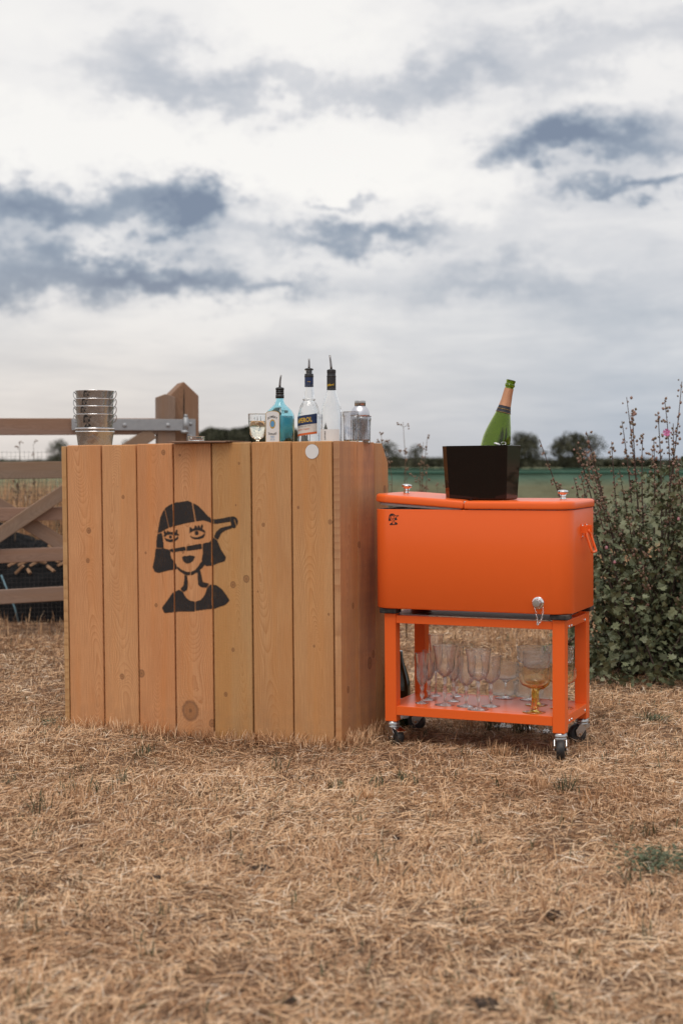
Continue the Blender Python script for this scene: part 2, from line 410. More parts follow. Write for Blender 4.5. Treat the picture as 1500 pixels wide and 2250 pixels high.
def in_bar(x, y):
    X = x - BAR.translation.x; Y = y - BAR.translation.y
    u = X * BAR[0][0] + Y * BAR[1][0]; v = X * BAR[0][1] + Y * BAR[1][1]
    return (u > -1.18) & (u < -.01) & (v > .012) & (v < .45)
_w = [(2 * PI / RNG.uniform(.12, .7), RNG.uniform(0, 2 * PI), RNG.uniform(0, 2 * PI)) for _ in range(16)]
def thin(x, y):
    f = 0
    for k, a, p in _w: f = f + np.cos(k * (x * math.cos(a) + y * math.sin(a)) + p + 1.3 * np.sin(x * 5 + a * 3))
    return f / 2.8
def gpt(px, py):
    t = -EYE / pdir(px, py).z; q = pdir(px, py) * t; return q.x, q.y
SOIL = [(572, 1905, .030), (345, 1925, .016), (1060, 2205, .030), (1215, 2012, .016), (640, 2195, .012), (870, 1855, .010)]
SXY = [(*gpt(a, b), r) for a, b, r in SOIL]
def bare(x, y):
    m = thin(x, y) > 1.15
    m = m & (RNG.random(len(x)) < .68)
    for sx, sy, r in SXY: m = m | (((x - sx) / 1.4) ** 2 + (y - sy) ** 2 < (r * 1.15) ** 2)
    return m
def scatter(n, y0, y1, slope=.25, mar=.95):
    y = RNG.uniform(y0, y1, n * 3); hw = slope * y + mar
    x = RNG.uniform(-1, 1, n * 3) * (slope * y1 + mar); ok = (abs(x) < hw); x = x[ok][:n]; y = y[ok][:n]
    return x, y
B = []
def patch(x, y):   # density variation: bare and thick places
    return .5 + .25 * np.sin(x * 3.1 + 2 * np.sin(y * 2.3)) + .25 * np.sin(y * 4.7 + 1.7 * np.sin(x * 3.9 + 1))
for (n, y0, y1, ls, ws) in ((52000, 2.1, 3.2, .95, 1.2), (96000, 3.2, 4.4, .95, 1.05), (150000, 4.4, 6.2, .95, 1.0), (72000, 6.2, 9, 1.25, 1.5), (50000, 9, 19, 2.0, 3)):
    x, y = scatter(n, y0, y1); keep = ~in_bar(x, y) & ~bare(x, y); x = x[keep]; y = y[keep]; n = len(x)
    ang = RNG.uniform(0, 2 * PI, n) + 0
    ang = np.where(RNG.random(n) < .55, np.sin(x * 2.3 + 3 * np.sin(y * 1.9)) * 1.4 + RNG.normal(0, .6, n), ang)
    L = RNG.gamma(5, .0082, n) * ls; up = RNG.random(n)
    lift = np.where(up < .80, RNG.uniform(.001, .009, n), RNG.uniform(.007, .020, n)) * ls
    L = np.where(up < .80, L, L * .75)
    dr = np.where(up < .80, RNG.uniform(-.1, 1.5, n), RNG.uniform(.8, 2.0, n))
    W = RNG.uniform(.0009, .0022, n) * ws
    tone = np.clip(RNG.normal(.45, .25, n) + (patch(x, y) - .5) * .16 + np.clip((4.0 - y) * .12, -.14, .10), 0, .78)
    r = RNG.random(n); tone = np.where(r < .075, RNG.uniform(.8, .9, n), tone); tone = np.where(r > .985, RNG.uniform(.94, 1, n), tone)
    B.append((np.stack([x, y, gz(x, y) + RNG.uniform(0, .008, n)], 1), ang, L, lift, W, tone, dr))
x, y = scatter(15000, 2.1, 7.5); keep = ~in_bar(x, y); x = x[keep]; y = y[keep]; n = len(x)     # long loose straws lying on top
B.append((np.stack([x, y, gz(x, y) + RNG.uniform(.006, .016, n)], 1), RNG.uniform(0, 2 * PI, n), RNG.uniform(.05, .12, n), RNG.uniform(.0, .012, n), RNG.uniform(.0010, .0020, n), RNG.uniform(.55, .90, n), RNG.uniform(-.5, 1.2, n)))
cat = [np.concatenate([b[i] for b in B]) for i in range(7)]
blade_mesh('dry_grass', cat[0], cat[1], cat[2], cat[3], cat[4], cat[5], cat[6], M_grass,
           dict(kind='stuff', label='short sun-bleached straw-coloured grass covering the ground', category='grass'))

# upright tufts: at the foot of the boards, round the casters and scattered over the turf
tx, ty, tt, th = [], [], [], []
def tuft(x, y, n, spread, h, tone):
    for _ in range(n):
        tx.append(x + random.gauss(0, spread)); ty.append(y + random.gauss(0, spread)); th.append(h * random.uniform(.5, 1.2))
        tt.append(min(1, max(0, random.gauss(tone, .1))) if tone < .9 else random.uniform(.93, 1))
for i in range(230):
    u = random.uniform(-1.2, .02); p = BAR @ Vector((u, random.uniform(-.05, -.01), 0)); tuft(p.x, p.y, 4, .012, .036, random.choice([.6, .65, .5, .55]))
for i in range(90):
    v = random.uniform(0, .5); p = BAR @ Vector((random.uniform(.01, .05), v, 0)); tuft(p.x, p.y, 6, .012, .04, random.choice([.6, .65, .5]))
for (px, py, n, hh, tn) in [(90, 1790, 10, .06, .96), (150, 1735, 14, .03, .95), (200, 1745, 10, .04, .96), (180, 1765, 14, .06, .5), (330, 1730, 26, .035, .55), (270, 1722, 14, .04, .95),
    (610, 1700, 14, .04, .95), (800, 1765, 40, .035, .55), (830, 1735, 10, .035, .95), (980, 1775, 12, .04, .5), (1190, 1740, 30, .04, .62), (1240, 1745, 22, .045, .95), (1290, 1765, 20, .03, .5),
    (960, 1820, 10, .045, .3), (1210, 1895, 12, .04, .4), (1410, 1845, 14, .03, .95), (1215, 2010, 10, .045, .2), (750, 1740, 14, .03, .95), (960, 1950, 10, .04, .5), (320, 1660, 30, .03, .9),
    (1080, 1605, 40, .06, .95), (1030, 1600, 24, .05, .5), (1150, 1612, 40, .05, .95), (1100, 1660, 50, .035, .4), (890, 1720, 24, .03, .95), (600, 1745, 10, .02, .95), (80, 1835, 6, .04, .96), (110, 1582, 20, .02, .95),
    (1420, 1585, 26, .03, .95), (1330, 1560, 20, .03, .6), (640, 2150, 8, .05, .4), (720, 1880, 8, .04, .5), (1290, 1690, 30, .03, .6), (1360, 1740, 20, .03, .5)]:
    x, y = gpt(px, py); tuft(x, y, int(n * 1.6), .02, hh, tn)
for i in range(2100):
    y = random.uniform(2.2, 8.5); x = random.uniform(-1, 1) * (.245 * y + .4)
    if in_bar(np.array(x), np.array(y)): continue
    tuft(x, y, random.randint(2, 7), .012, random.uniform(.015, .034), random.choice([.55, .6, .45, .35, .95, .7, .95]))
tx = np.array(tx); ty = np.array(ty); tt = np.array(tt); th = np.array(th) * 1.45; n = len(tx)
kp = ~in_bar(tx, ty); tx, ty, tt, th = tx[kp], ty[kp], tt[kp], th[kp]; n = len(tx)
blade_mesh('grass_tufts', np.stack([tx, ty, gz(tx, ty) - .002], 1), RNG.uniform(0, 2 * PI, n), th * RNG.uniform(.15, .8, n), th * .6, RNG.uniform(.0018, .0036, n), tt, RNG.uniform(1.4, 1.8, n), M_grass,
           dict(kind='stuff', label='sparse upright grass tufts, straw and faded green', category='grass'))
# bare soil scrapes
def soil_patch(px, py, r, lab):
    x, y = gpt(px, py); m = MB(); vs = [(x, y, float(gz(x, y)) + .012)]; 
    for k in range(1, 4):
        for j in range(20):
            a = 2 * PI * j / 20; rr = r * k / 3 * (1 + .35 * mnoise.noise(Vector((math.cos(a) * 2, math.sin(a) * 2, px))))
            X = x + rr * math.cos(a) * 1.3; Y = y + rr * math.sin(a)
            vs.append((X, Y, float(gz(X, Y)) + (.014 if k < 3 else -.004) + .006 * mnoise.noise(Vector((X * 60, Y * 60, 0)))))
    fs = [(0, 1 + j, 1 + (j + 1) % 20) for j in range(20)]
    for k in range(2):
        for j in range(20): fs.append((1 + k * 20 + j, 1 + (k + 1) * 20 + j, 1 + (k + 1) * 20 + (j + 1) % 20, 1 + k * 20 + (j + 1) % 20))
    m.add(vs, fs, True); m.build('soil', M_soil, kind='structure', label=lab)
M_soil = mat('bare_soil', (.06, .038, .028), 1, build=lambda nt, b: (nt.put(b.inputs['Base Color'], nt.ramp(nt.noise(nt.coord(), 120, 5, .7), [(.35, (.03, .018, .013)), (.6, (.10, .062, .042)), (.75, (.3, .19, .12))])), nt.put(b.inputs['Normal'], nt.bump(nt.noise(nt.coord(), 90, 5, .7), 1, .02))))
for px, py, r in SOIL: soil_patch(px, py, r, 'small scrape of bare dark soil in the straw')
# green weed patches
M_weed = mat('weed_leaf', (.06, .085, .035), .6, build=lambda nt, b: nt.put(b.inputs['Base Color'], nt.mix(nt.noise(nt.coord(), 70, 3), (.035, .06, .028), (.11, .125, .06))))
def weed(px, py, sx, sy, n, lab, k=.012):
    x, y = gpt(px, py); m = MB()
    for i in range(n):
        X = x + random.gauss(0, sx); Y = y + random.gauss(0, sy); Z = float(gz(X, Y)) + random.uniform(.006, .026); a = random.uniform(0, 2 * PI); s = k * random.uniform(.5, 1.2)
        t = Vector((math.cos(a), math.sin(a), random.uniform(-.2, .6))); b_ = Vector((-math.sin(a), math.cos(a), random.uniform(-.4, .4))) * .4
        p = Vector((X, Y, Z)); m.add([p, p + t * s * .5 + b_ * s, p + t * s, p + t * s * .5 - b_ * s], [(0, 1, 2, 3)])
    o = m.build('weed_patch', M_weed, fix=False); o['label'] = lab; o['category'] = 'weed'; o['kind'] = 'stuff'
weed(1455, 1905, .05, .06, 900, 'low dark green weed spreading over the straw at the right edge')
weed(1445, 1587, .035, .03, 260, 'low green weed on the turf before the shrub', .01)
weed(110, 1588, .03, .02, 160, 'small green weed by the left foot of the wooden bar', .009)

# ------------------------------------------------------------------ the wooden bar
BH = 1.1005
bar = empty('wooden_bar', BAR, 'pale timber bar clad in upright boards with a black stencilled face', 'bar counter')
fb = [-1.166, -1.006, -.848, -.686, -.522, -.357, -.192, -.028]
def kn(i, lst):
    cx = (fb[i] + fb[i + 1]) / 2; r = []
    for (px, py, rr) in lst:
        h = hit(BAR, px, py, v=0); r.append((h.x - cx, h.z, rr))
    return r
KN = {0: [(193, 1232, .0075), (195, 1166, .009)], 1: [(270, 1092, .006), (268, 1487, .009)], 2: [(311, 1480, .012), (320, 1215, .004), (343, 1330, .006), (359, 1014 - 20, .008)],
      3: [(418, 1562, .030), (466, 1590, .012), (395, 1000, .004), (402, 1213, .005)], 4: [(512, 1285, .010), (541, 1272, .011), (512, 1428, .006), (525, 1018, .004), (496, 1526, .007), (518, 1110, .003)],
      5: [(578, 1153, .006), (566, 1300, .003)], 6: [(655, 1115, .0045), (725, 1147, .007), (722, 1350, .004), (690, 1420, .004)]}
PG = .0058
for i in range(7):
    a, b_ = fb[i] + (PG / 2), fb[i + 1] - PG / 2
    m = MB(); wd_ = b_ - a; top = BH + [0, -.001, .001, 0, .0005, .001, 0][i]
    m.box((0, .0105, top / 2 - .006), (wd_, .021, top + .012))
    o = m.build('plank', wood_mat('fir_plank_%d' % i, [q * (1, 1.03, .98, .97, 1, .97, 1.03)[i] for q in FIR_L], FIR_D, i * 5.3 + 1, kn(i, KN[i]), rings=(240, 230, 250, 200, 240, 190, 210)[i]), bar, bevel=.0038)
    o.location = ((a + b_) / 2, [0, .0012, 0, 0, 0, .0015, 0][i], 0)
# side boards (right return); grain coordinate must run along the board, so each is built as a front-facing board and turned
sb = [(.0, .1595), (.163, .323), (.3265, .4605)]
SKN = [[(.03, .50, .009), (-.02, .20, .010)], [(-.07, .72, .010), (.02, .27, .018), (.055, .30, .012)], [(.03, .92, .012)]]
for i, (a, b_) in enumerate(sb):
    wd_ = b_ - a; m = MB()
    if i < 2: m.box((0, .0125, BH / 2 - .006), (wd_, .025, BH + .012 - .002 * i))
    else:
        h = BH - .004; poly = [(-wd_ / 2, -.012), (wd_ / 2, -.012), (wd_ / 2, h - .075), (wd_ / 2 - .062, h), (-wd_ / 2, h)]; m.prism(poly, .025)
    o = m.build('plank', wood_mat('side_plank_%d' % i, FIR_L, FIR_D, i * 9.1 + 60, SKN[i], stain=((.40, 1.1), (.62, 1.5), (.25, 2))[i]), bar, bevel=.0022)
    o.matrix_local = Matrix.Translation((.0, (a + b_) / 2 - .0, 0)) @ Matrix.Rotation(R(90), 4, 'Z')
# left return: seen by its board edge only
for i, (a, b_) in enumerate(sb[:2]):
    m = MB(); m.box((0, .0105, BH / 2 - .008), (b_ - a, .021, BH + .008))
    o = m.build('plank', M_fir, bar, bevel=.0022); o.matrix_local = Matrix.Translation((-1.1675, (a + b_) / 2, 0)) @ Matrix.Rotation(R(90), 4, 'Z')
MB().box((-.597, .235, BH - .021), (1.135, .40, .022)).build('worktop', M_fir, bar, bevel=.002)
M_dark = mat('gap_dark', (.05, .03, .02), .9)
MB().box((-.597, .0265, BH / 2 - .018), (1.13, .006, BH - .035)).build('gap_light_block', M_dark, bar)  # added dark sheet, keeps light from coming through the plank gaps
for z in (.18, .9): MB().box((-.597, .052, z), (1.12, .04, .07)).build('batten', M_fir, bar)
# sticker (blank)
s0 = hit(BAR, 685.5, 992, v=0)
m = MB(); m.lathe([(.0262, 0), (.0262, .0012)], 40, (s0.x, -.0003, s0.z), Matrix.Rotation(R(90), 3, 'X')); m.build('round_sticker', M_white, bar, label='round white sticker near the top of the right board')
m = MB(); m.lathe([(.0268, 0), (.0268, .0006)], 40, (s0.x, -.0001, s0.z), Matrix.Rotation(R(90), 3, 'X')); m.build('sticker_rim', M_plastic, bar)

# the stencilled face: polygons in a 1500 x 1846 design space
FACE = [
 [(275,640),(290,560),(310,450),(345,370),(380,320),(450,275),(520,252),(600,245),(660,230),(730,258),(800,300),(860,360),(910,420),(950,450),(985,462),(985,525),(935,500),(860,478),(760,495),(640,515),(540,540),(450,565),(370,595),(320,628)],
 [(275,655),(330,640),(345,720),(355,828),(263,828),(262,735)],
 [(250,842),(350,835),(420,850),(442,880),(445,950),(490,1000),(520,1050),(520,1100),(430,1110),(370,1125),(290,1147),(240,1132),(213,1070),(225,1020),(240,950)],
 [(352,672),(380,640),(430,625),(490,632),(560,665),(500,670),(440,655),(400,664),(368,690)], [(365,600),(390,640),(375,655),(352,640)], [(400,600),(425,630),(400,640)], [(515,600),(535,600),(530,650),(500,650)], [(550,650),(555,668),(525,672)],
 [(358,700),(400,715),(440,724),(500,710),(545,678),(542,712),(500,745),(440,756),(390,742)], [(422,688),(430,674),(445,670),(458,680),(460,695),(448,706),(432,704)],
 [(680,655),(690,610),(720,590),(770,572),(830,583),(880,610),(892,645),(850,622),(790,603),(740,610),(700,633)], [(685,560),(705,565),(720,600),(690,620)], [(755,540),(772,548),(785,580),(745,590)], [(795,536),(812,545),(820,585),(785,585)], [(838,528),(855,535),(850,595),(825,590)],
 [(685,665),(720,690),(780,697),(840,676),(875,645),(887,660),(862,700),(800,720),(740,716),(700,692)], [(750,640),(756,622),(775,613),(795,620),(802,640),(795,662),(775,670),(757,660)],
 [(995,470),(1100,455),(1195,432),(1200,495),(1110,510),(1000,525)], [(1206,432),(1240,428),(1275,450),(1292,490),(1282,550),(1250,581),(1215,570),(1205,500)], [(1210,545),(1215,580),(1130,610),(1080,650),(1045,727),(995,690),(1020,630),(1070,580),(1140,560)],
 [(940,757),(985,700),(1035,735),(1080,850),(1145,950),(1125,1000),(1050,1020),(985,1050),(900,1060),(840,990),(855,900),(855,775),(900,762)],
 [(435,845),(560,825),(632,812),(638,862),(560,870),(480,886),(440,872)], [(648,809),(750,790),(836,775),(842,840),(740,855),(652,868)],
 [(588,945),(620,930),(650,935),(690,920),(720,930),(758,935),(735,985),(700,1017),(650,1028),(608,1000)],
 [(530,1062),(580,1103),(640,1130),(692,1135),(692,1177),(630,1170),(570,1132),(523,1087)], [(706,1132),(760,1110),(800,1060),(840,1000),(885,1032),(850,1080),(790,1130),(740,1165),(708,1177)],
 [(618,1170),(655,1185),(665,1300),(655,1362),(610,1388),(572,1350),(610,1310),(620,1240)], [(785,1130),(820,1110),(840,1190),(855,1265),(932,1280),(902,1335),(830,1325),(795,1290),(790,1200)],
 [(550,1360),(600,1390),(640,1460),(690,1500),(755,1510),(755,1637),(560,1637),(365,1657),(333,1590),(400,1500),(470,1400)], [(765,1510),(830,1490),(880,1430),(910,1340),(945,1295),(1020,1300),(1090,1350),(1150,1430),(1190,1500),(1140,1550),(1000,1600),(880,1612),(765,1627)]]
CUTS = [((722, 255), (762, 495), 9), ((372, 345), (422, 570), 6), ((1248, 470), (1272, 555), 7)]
def face_raster(step):
    X, Y = np.meshgrid(np.arange(180, 1340, step), np.arange(200, 1690, step)); ink = np.zeros(X.shape)
    for poly in FACE:
        ins = np.zeros(X.shape, bool); n_ = len(poly)
        for i in range(n_):
            (x1, y1), (x2, y2) = poly[i], poly[(i + 1) % n_]
            if y1 == y2: continue
            c = ((y1 > Y) != (y2 > Y)) & (X < (x2 - x1) * (Y - y1) / (y2 - y1) + x1); ins ^= c
        ink = np.maximum(ink, ins)
    for (a, b_, r) in CUTS:
        a = np.array(a, float); d = np.array(b_, float) - a; L = np.hypot(*d); d /= L
        t = np.clip((X - a[0]) * d[0] + (Y - a[1]) * d[1], 0, L); ink[np.hypot(X - a[0] - t * d[0], Y - a[1] - t * d[1]) < r] = 0
    return X, Y, ink
X, Y, ink = face_raster(6.0)
for _ in range(5):     # over-spray softens the edge
    ink = (ink * 2 + np.roll(ink, 1, 0) + np.roll(ink, -1, 0) + np.roll(ink, 1, 1) + np.roll(ink, -1, 1)) / 6
hA = hit(BAR, 300, 1060, v=0); hB = hit(BAR, 560, 1060, v=0); hC = hit(BAR, 300, 1380, v=0); hD = hit(BAR, 560, 1380, v=0)
vs = []; idx = -np.ones(X.shape, int); vals = []
def fuv(x, y):
    a, b_ = x / 1500, y / 1846; return (hA * (1 - a) + hB * a) * (1 - b_) + (hC * (1 - a) + hD * a) * b_
fs = []
for j in range(X.shape[0] - 1):
    for i in range(X.shape[1] - 1):
        if max(ink[j, i], ink[j + 1, i], ink[j, i + 1], ink[j + 1, i + 1]) < .02: continue
        um = fuv(X[j, i] + 3, Y[j, i]).x
        if min(abs(um - q) for q in fb) < .0032: continue
        q = []
        for (a, b_) in ((j, i), (j + 1, i), (j + 1, i + 1), (j, i + 1)):
            if idx[a, b_] < 0:
                p = fuv(X[a, b_], Y[a, b_]); idx[a, b_] = len(vs); vs.append((p.x, -.0005, p.z)); vals.append(ink[a, b_])
            q.append(int(idx[a, b_]))
        fs.append(q)
def spray(nt, b):
    a = nt.attr('ink'); P = nt.coord()
    grain = nt.noise(nt.vm('MULTIPLY', P, (700, 1, 40)), 1, 3, .6); sp = nt.noise(P, 420, 3, .7); bl = nt.noise(P, 16, 3, .6)
    k = nt.math('ADD', a, nt.math('MULTIPLY', nt.math('SUBTRACT', sp, .5), .8))
    k = nt.mapr(k, .14, .86, 0, .96)
    k = nt.math('MULTIPLY', k, nt.mapr(nt.math('ADD', grain, nt.math('MULTIPLY', bl, .5)), .72, .98, 1, .72))
    nt.put(b.inputs['Alpha'], k)
    nt.put(b.inputs['Base Color'], nt.mix(bl, (.010, .009, .010), (.024, .020, .020)))
M_spray = mat('spray_paint', (.02, .018, .018), .75, build=spray)
m = MB(); m.v = vs; m.f = fs; m.sm = [False] * len(fs)
o = m.build('stencil_face', M_spray, bar, fix=False, label='black spray-stencilled woman peering through a bottle')
at_ = o.data.attributes.new('ink', 'FLOAT', 'POINT'); at_.data.foreach_set('value', np.array(vals, np.float32))
# small printed copies of the same mark
sX, sY, sink = face_raster(24.0)
def small_face(fn, name, parent, m_=None, step=24.0):
    vs = []; fs = []
    for j in range(sX.shape[0]):
        for i in range(sX.shape[1]):
            if sink[j, i] > .5:
                o_ = len(vs); x, y = sX[j, i], sY[j, i]; h = step / 2
                vs += [fn(x - h, y - h), fn(x + h, y - h), fn(x + h, y + h), fn(x - h, y + h)]; fs.append((o_, o_ + 1, o_ + 2, o_ + 3))
    q = MB(); q.add(vs, fs); return q.build(name, m_ or M_ink, parent, fix=False)

# ------------------------------------------------------------------ text on labels
def text_geo(s, size, align='CENTER'):
    cu = bpy.data.curves.new('t', 'FONT'); cu.body = s; cu.size = size; cu.offset = size * .012; cu.align_x = align; cu.resolution_u = 2
    o = bpy.data.objects.new('t', cu); col.objects.link(o); dg = bpy.context.evaluated_depsgraph_get(); dg.update()
    me = bpy.data.meshes.new_from_object(o.evaluated_get(dg)); vs = [v.co.copy() for v in me.vertices]; fs = [list(p.vertices) for p in me.polygons]
    bpy.data.objects.remove(o); bpy.data.meshes.remove(me); bpy.data.curves.remove(cu); return vs, fs
def text_part(s, size, fn, name, m_, parent, align='CENTER', sx=1.0):
    vs, fs = text_geo(s, size, align); q = MB(); q.add([fn(v.x * sx, v.y) for v in vs], fs); return q.build(name, m_, parent, fix=False)
def mcol(name, c, r=.5): return mat(name, c, r)
M_ltxt = mcol('label_black', (.02, .02, .03)); M_gold = mat('gold_ink', (.55, .36, .08), .35, .6); M_navy = mcol('navy_label', (.012, .03, .10), .4)
M_yel = mcol('yellow_ink', (.80, .50, .03)); M_org = mcol('orange_ink', (.62, .12, .02)); M_lblue = mcol('blue_ink', (.10, .30, .55)); M_gray = mcol('grey_ink', (.28, .27, .27)); M_cream = mcol('cream_label', (.66, .62, .58), .55)

# ------------------------------------------------------------------ things on the bar
WT = BH - .010
def on_bar(px, v):
    """worktop point in photo column px, v metres behind the front boards; returns world point and metres per photo pixel"""
    h = hit(BAR, px, 1000, v=v); p = BAR @ Vector((h.x, v, WT)); return p, (p.y * math.cos(TH) + .03) / FPX
def row(p, s, py): return (EYE + (p.y) * math.tan(math.atan((1125 - py) / FPX) - TH)) - p.z     # height above the base for a photo row
FACEYAW = -.4175

def shell(m, prof, t, n=40, rfun=None, base_t=None, open_top=True):
    """closed hollow of revolution: outer profile then inner wall"""
    z0 = prof[0][1]; bt = base_t or t * 1.6
    zi = z0 + bt; ri = float(np.interp(zi, [q[1] for q in prof], [q[0] for q in prof]))
    inner = [(max(ri - t, .0008) * .93, zi), (max(ri - t, .0008), zi + .0015)] + [(max(r - t, .0008), z) for r, z in prof if z > zi + .004]
    full = [(0.0002, z0)] + list(prof) + inner[::-1] + [(.0002, inner[0][1])]
    m.lathe(full, n, rfun=rfun, cap0=True, cap1=True)

# metal bucket stack
M_pail = mat('polished_pail', (.46, .48, .51), .2, 1, build=lambda nt, b: (nt.put(b.inputs['Roughness'], nt.mapr(nt.noise(nt.coord(), 30, 4), .3, .7, .16, .34)), nt.put(b.inputs['Normal'], nt.bump(nt.noise(nt.vm('MULTIPLY', nt.coord(), (60, 60, 4)), 1, 2), .12, .004))))
p0, s_ = on_bar(209, .17)
rim_rows = [859, 877, 893.5, 911, 942, 949]; Hb = .115; rt, rb = 41.5 * s_, 33.5 * s_
plabs = ['topmost steel pail of the stack, its whole upper side open', 'second steel pail from the top of the nested stack', 'third steel pail from the top of the nested stack',
         'fourth steel pail down, showing the whole printed face', 'fifth steel pail down, only its pale rim showing', 'bottom steel pail of the stack, standing on the bar']
zr6 = row(p0, s_, 949)
pails = []
for k in range(6):
    zt = row(p0, s_, rim_rows[k]); 
    M = Matrix.Translation(p0 + Vector((0, 0, zt - Hb))) @ Matrix.Rotation(FACEYAW, 4, 'Z')
    e = empty('metal_pail', M, plabs[k], 'bucket', 'nested steel pails stacked on the left end of the bar')
    hb = Hb if k < 5 else zt - 0; z0 = 0 if k < 5 else Hb - zt
    if k < 5: rr0 = rb
    m = MB(); prof = [(rb, z0), (rt, Hb)]; rbb = rb if k == 5 else rb + .0
    inner = [(rt - .0008, Hb), (rbb - .0008, z0 + .001)]
    m.lathe([(.0005, z0)] + [(rbb, z0), (rt, Hb)] + inner + [(.0005, z0 + .001)], 96, cap0=False, cap1=False, rfun=lambda a, z, r, k=k: 1 + .0035 * math.sin(a * 7 + k) + .0025 * math.sin(a * 17 + 2 * k)); m.build('body', M_pail, e)
    m = MB(); m.tube([(rt * math.cos(2 * PI * j / 48), rt * math.sin(2 * PI * j / 48), Hb) for j in range(48)], .0016 if k < 4 else .0026, 8, True); m.build('rolled_rim', M_chrome, e)
    if k < 4:
        for sgn, aa in ((1, -.07), (-1, -.07)):
            ax = Vector((math.cos(aa), math.sin(aa) * -1, 0)) * sgn if sgn > 0 else Vector((-math.cos(aa), math.sin(aa), 0)); tg = Vector((-ax.y, ax.x, 0))
            pts = []
            for j in range(15):
                t = j / 14; a_ = PI * t
                pts.append(ax * (rt - .001 + .019 * math.sin(a_) ** .7) + tg * (-.018 * math.cos(a_)) + Vector((0, 0, Hb - .020 + .019 * math.sin(a_) - .012 * abs(math.cos(a_)))))
            MB().tube(pts, .0017, 7).build('handle', M_galv, e)
        cx_ = -PI / 2 + .12 + (.0, -.12, -.2, .02)[k]
        zc = Hb - (.020 if k < 3 else .027); sc_ = (19 if k < 3 else 21) * s_ / 1300
        if k == 3: sc_ = 26 * s_ / 1400
        def fn(x, y, zc=zc, sc_=sc_, cx_=cx_):
            dz_ = -(y - 940) * sc_; z = zc + dz_; r_ = rb + (rt - rb) * z / Hb + .0007; a_ = cx_ + (x - 700) * sc_ / r_; return (r_ * math.cos(a_), r_ * math.sin(a_), z)
        small_face(fn, 'printed_face', e)
    pails.append(e)

def bottle_thing(name, px, v, yaw, label, cat='bottle', group=None):
    p, s = on_bar(px, v); e = empty(name, Matrix.Translation(p) @ Matrix.Rotation(yaw, 4, 'Z'), label, cat, group); return e, p, s
def pourer(e, z, r, lean, length, bend=.15):
    m = MB(); m.lathe([(r * .7, z - .012), (r * .75, z), (r * 1.02, z), (r * 1.06, z + .003), (r * .9, z + .006), (r * .4, z + .008)], 24); m.build('pourer_collar', M_plastic, e)
    a = Vector((0, 0, z + .005)); pts = [a + Vector((lean * length * t - bend * length * t * (1 - t), 0, length * t)) for t in (0, .25, .5, .75, 1)]
    MB().tube(pts, [.0042, .0042, .0038, .0034, .0032], 10).build('pourer_spout', M_spout, e)

# --- blue gin bottle (square shoulders) 583-647
e, p, s = bottle_thing('blue_gin_bottle', 615, .13, R(-36), 'square blue gin bottle with arched white label and pourer')
Rr = lambda y: row(p, s, y)
W2 = 25.0 * s; zs_ = [Rr(y) for y in (971, 912, 903, 894, 884, 878, 872)]
def sq_ring(h, z, ex_, n=48):
    r = []
    for j in range(n):
        a = 2 * PI * j / n + PI / 4; c_, s2 = math.cos(a), math.sin(a)
        q = (abs(c_) ** ex_ + abs(s2) ** ex_) ** (-1 / ex_); r.append((h * q * c_, h * q * s2, z))
    return r
lv = [(W2 * .94, 0, 6), (W2, .004, 7), (W2, Rr(915), 7), (W2 * .97, Rr(909), 6), (W2 * .86, Rr(902), 5), (W2 * .66, Rr(895), 3.5), (W2 * .44, Rr(888), 2.5), (W2 * .36, Rr(880), 2), (W2 * .335, Rr(873), 2), (W2 * .335, Rr(856), 2)]
inn = [(max(h - .003, .004), max(z, .007), x_) for h, z, x_ in lv[1:]]
m = MB(); m.rings([sq_ring(h, z, x_) for h, z, x_ in lv] + [sq_ring(h, z, x_) for h, z, x_ in inn[::-1]]); m.build('bottle_glass', M_blue, e)
lq = [(h - .0008, z if z < Rr(908) else Rr(908), x_) for h, z, x_ in inn[:2]] + [(inn[0][0] - .0008, Rr(912), 7)]
m = MB(); m.rings([sq_ring(W2 - .0042, .0085, 7), sq_ring(W2 - .0042, Rr(914), 7)]); m.build('spirit', M_bliq, e)
m = MB()
for (ya, yb, rr) in ((854, 856, 9.6), (857.5, 860, 9.2), (861, 866, 9.0), (867, 875, 9.4)): m.lathe([(rr * s * .98, Rr(yb)), (rr * s, (Rr(ya) + Rr(yb)) / 2), (rr * s * .98, Rr(ya))], 28)
m.build('neck_ring', M_plastic, e)
pourer(e, Rr(855), 9.0 * s, .13, 28 * s)
# label on the -y face (turned to camera), gold rim + white arch + lettering
def arch(hw, z0, z1, rise, n=16):
    return [(-hw, z0), (hw, z0), (hw, z1 - rise)] + [(hw * math.cos(PI * k / n), z1 - rise + rise * math.sin(PI * k / n)) for k in range(1, n)] + [(-hw, z1 - rise)]
def flat_poly(poly, y): q = MB(); q.add([(x, y, z) for x, z in poly], [list(range(len(poly)))]); return q
lw = 19.5 * s
lab = flat_poly(arch(lw, .003, Rr(903), .012), -W2 - .0006).build('label_border', M_gold, e, fix=False)
lab = flat_poly(arch(lw - .0022, .003, Rr(903) - .0022, .010), -W2 - .0009).build('label', M_white, e, fix=False)
def lfn(cx, cz, arc=0, y=-W2 - .0013):
    return lambda a, b_: (cx + a, y, cz + b_ - arc * a * a)
text_part('BOMBAY', .0125, lfn(0, Rr(915) - .006, 14), 'lettering', M_ltxt, lab, sx=.92)
text_part('SAPPHIRE', .0120, lfn(0, Rr(957), -12), 'lettering', M_ltxt, lab, sx=.80)
text_part('Distilled', .006, lfn(0, Rr(960.5)), 'lettering', M_lblue, lab)
text_part('LONDON', .0045, lfn(0, Rr(963.5)), 'lettering', M_lblue, lab)
text_part('DRY GIN', .0055, lfn(0, Rr(967.5)), 'lettering', M_lblue, lab)
zc = Rr(932)
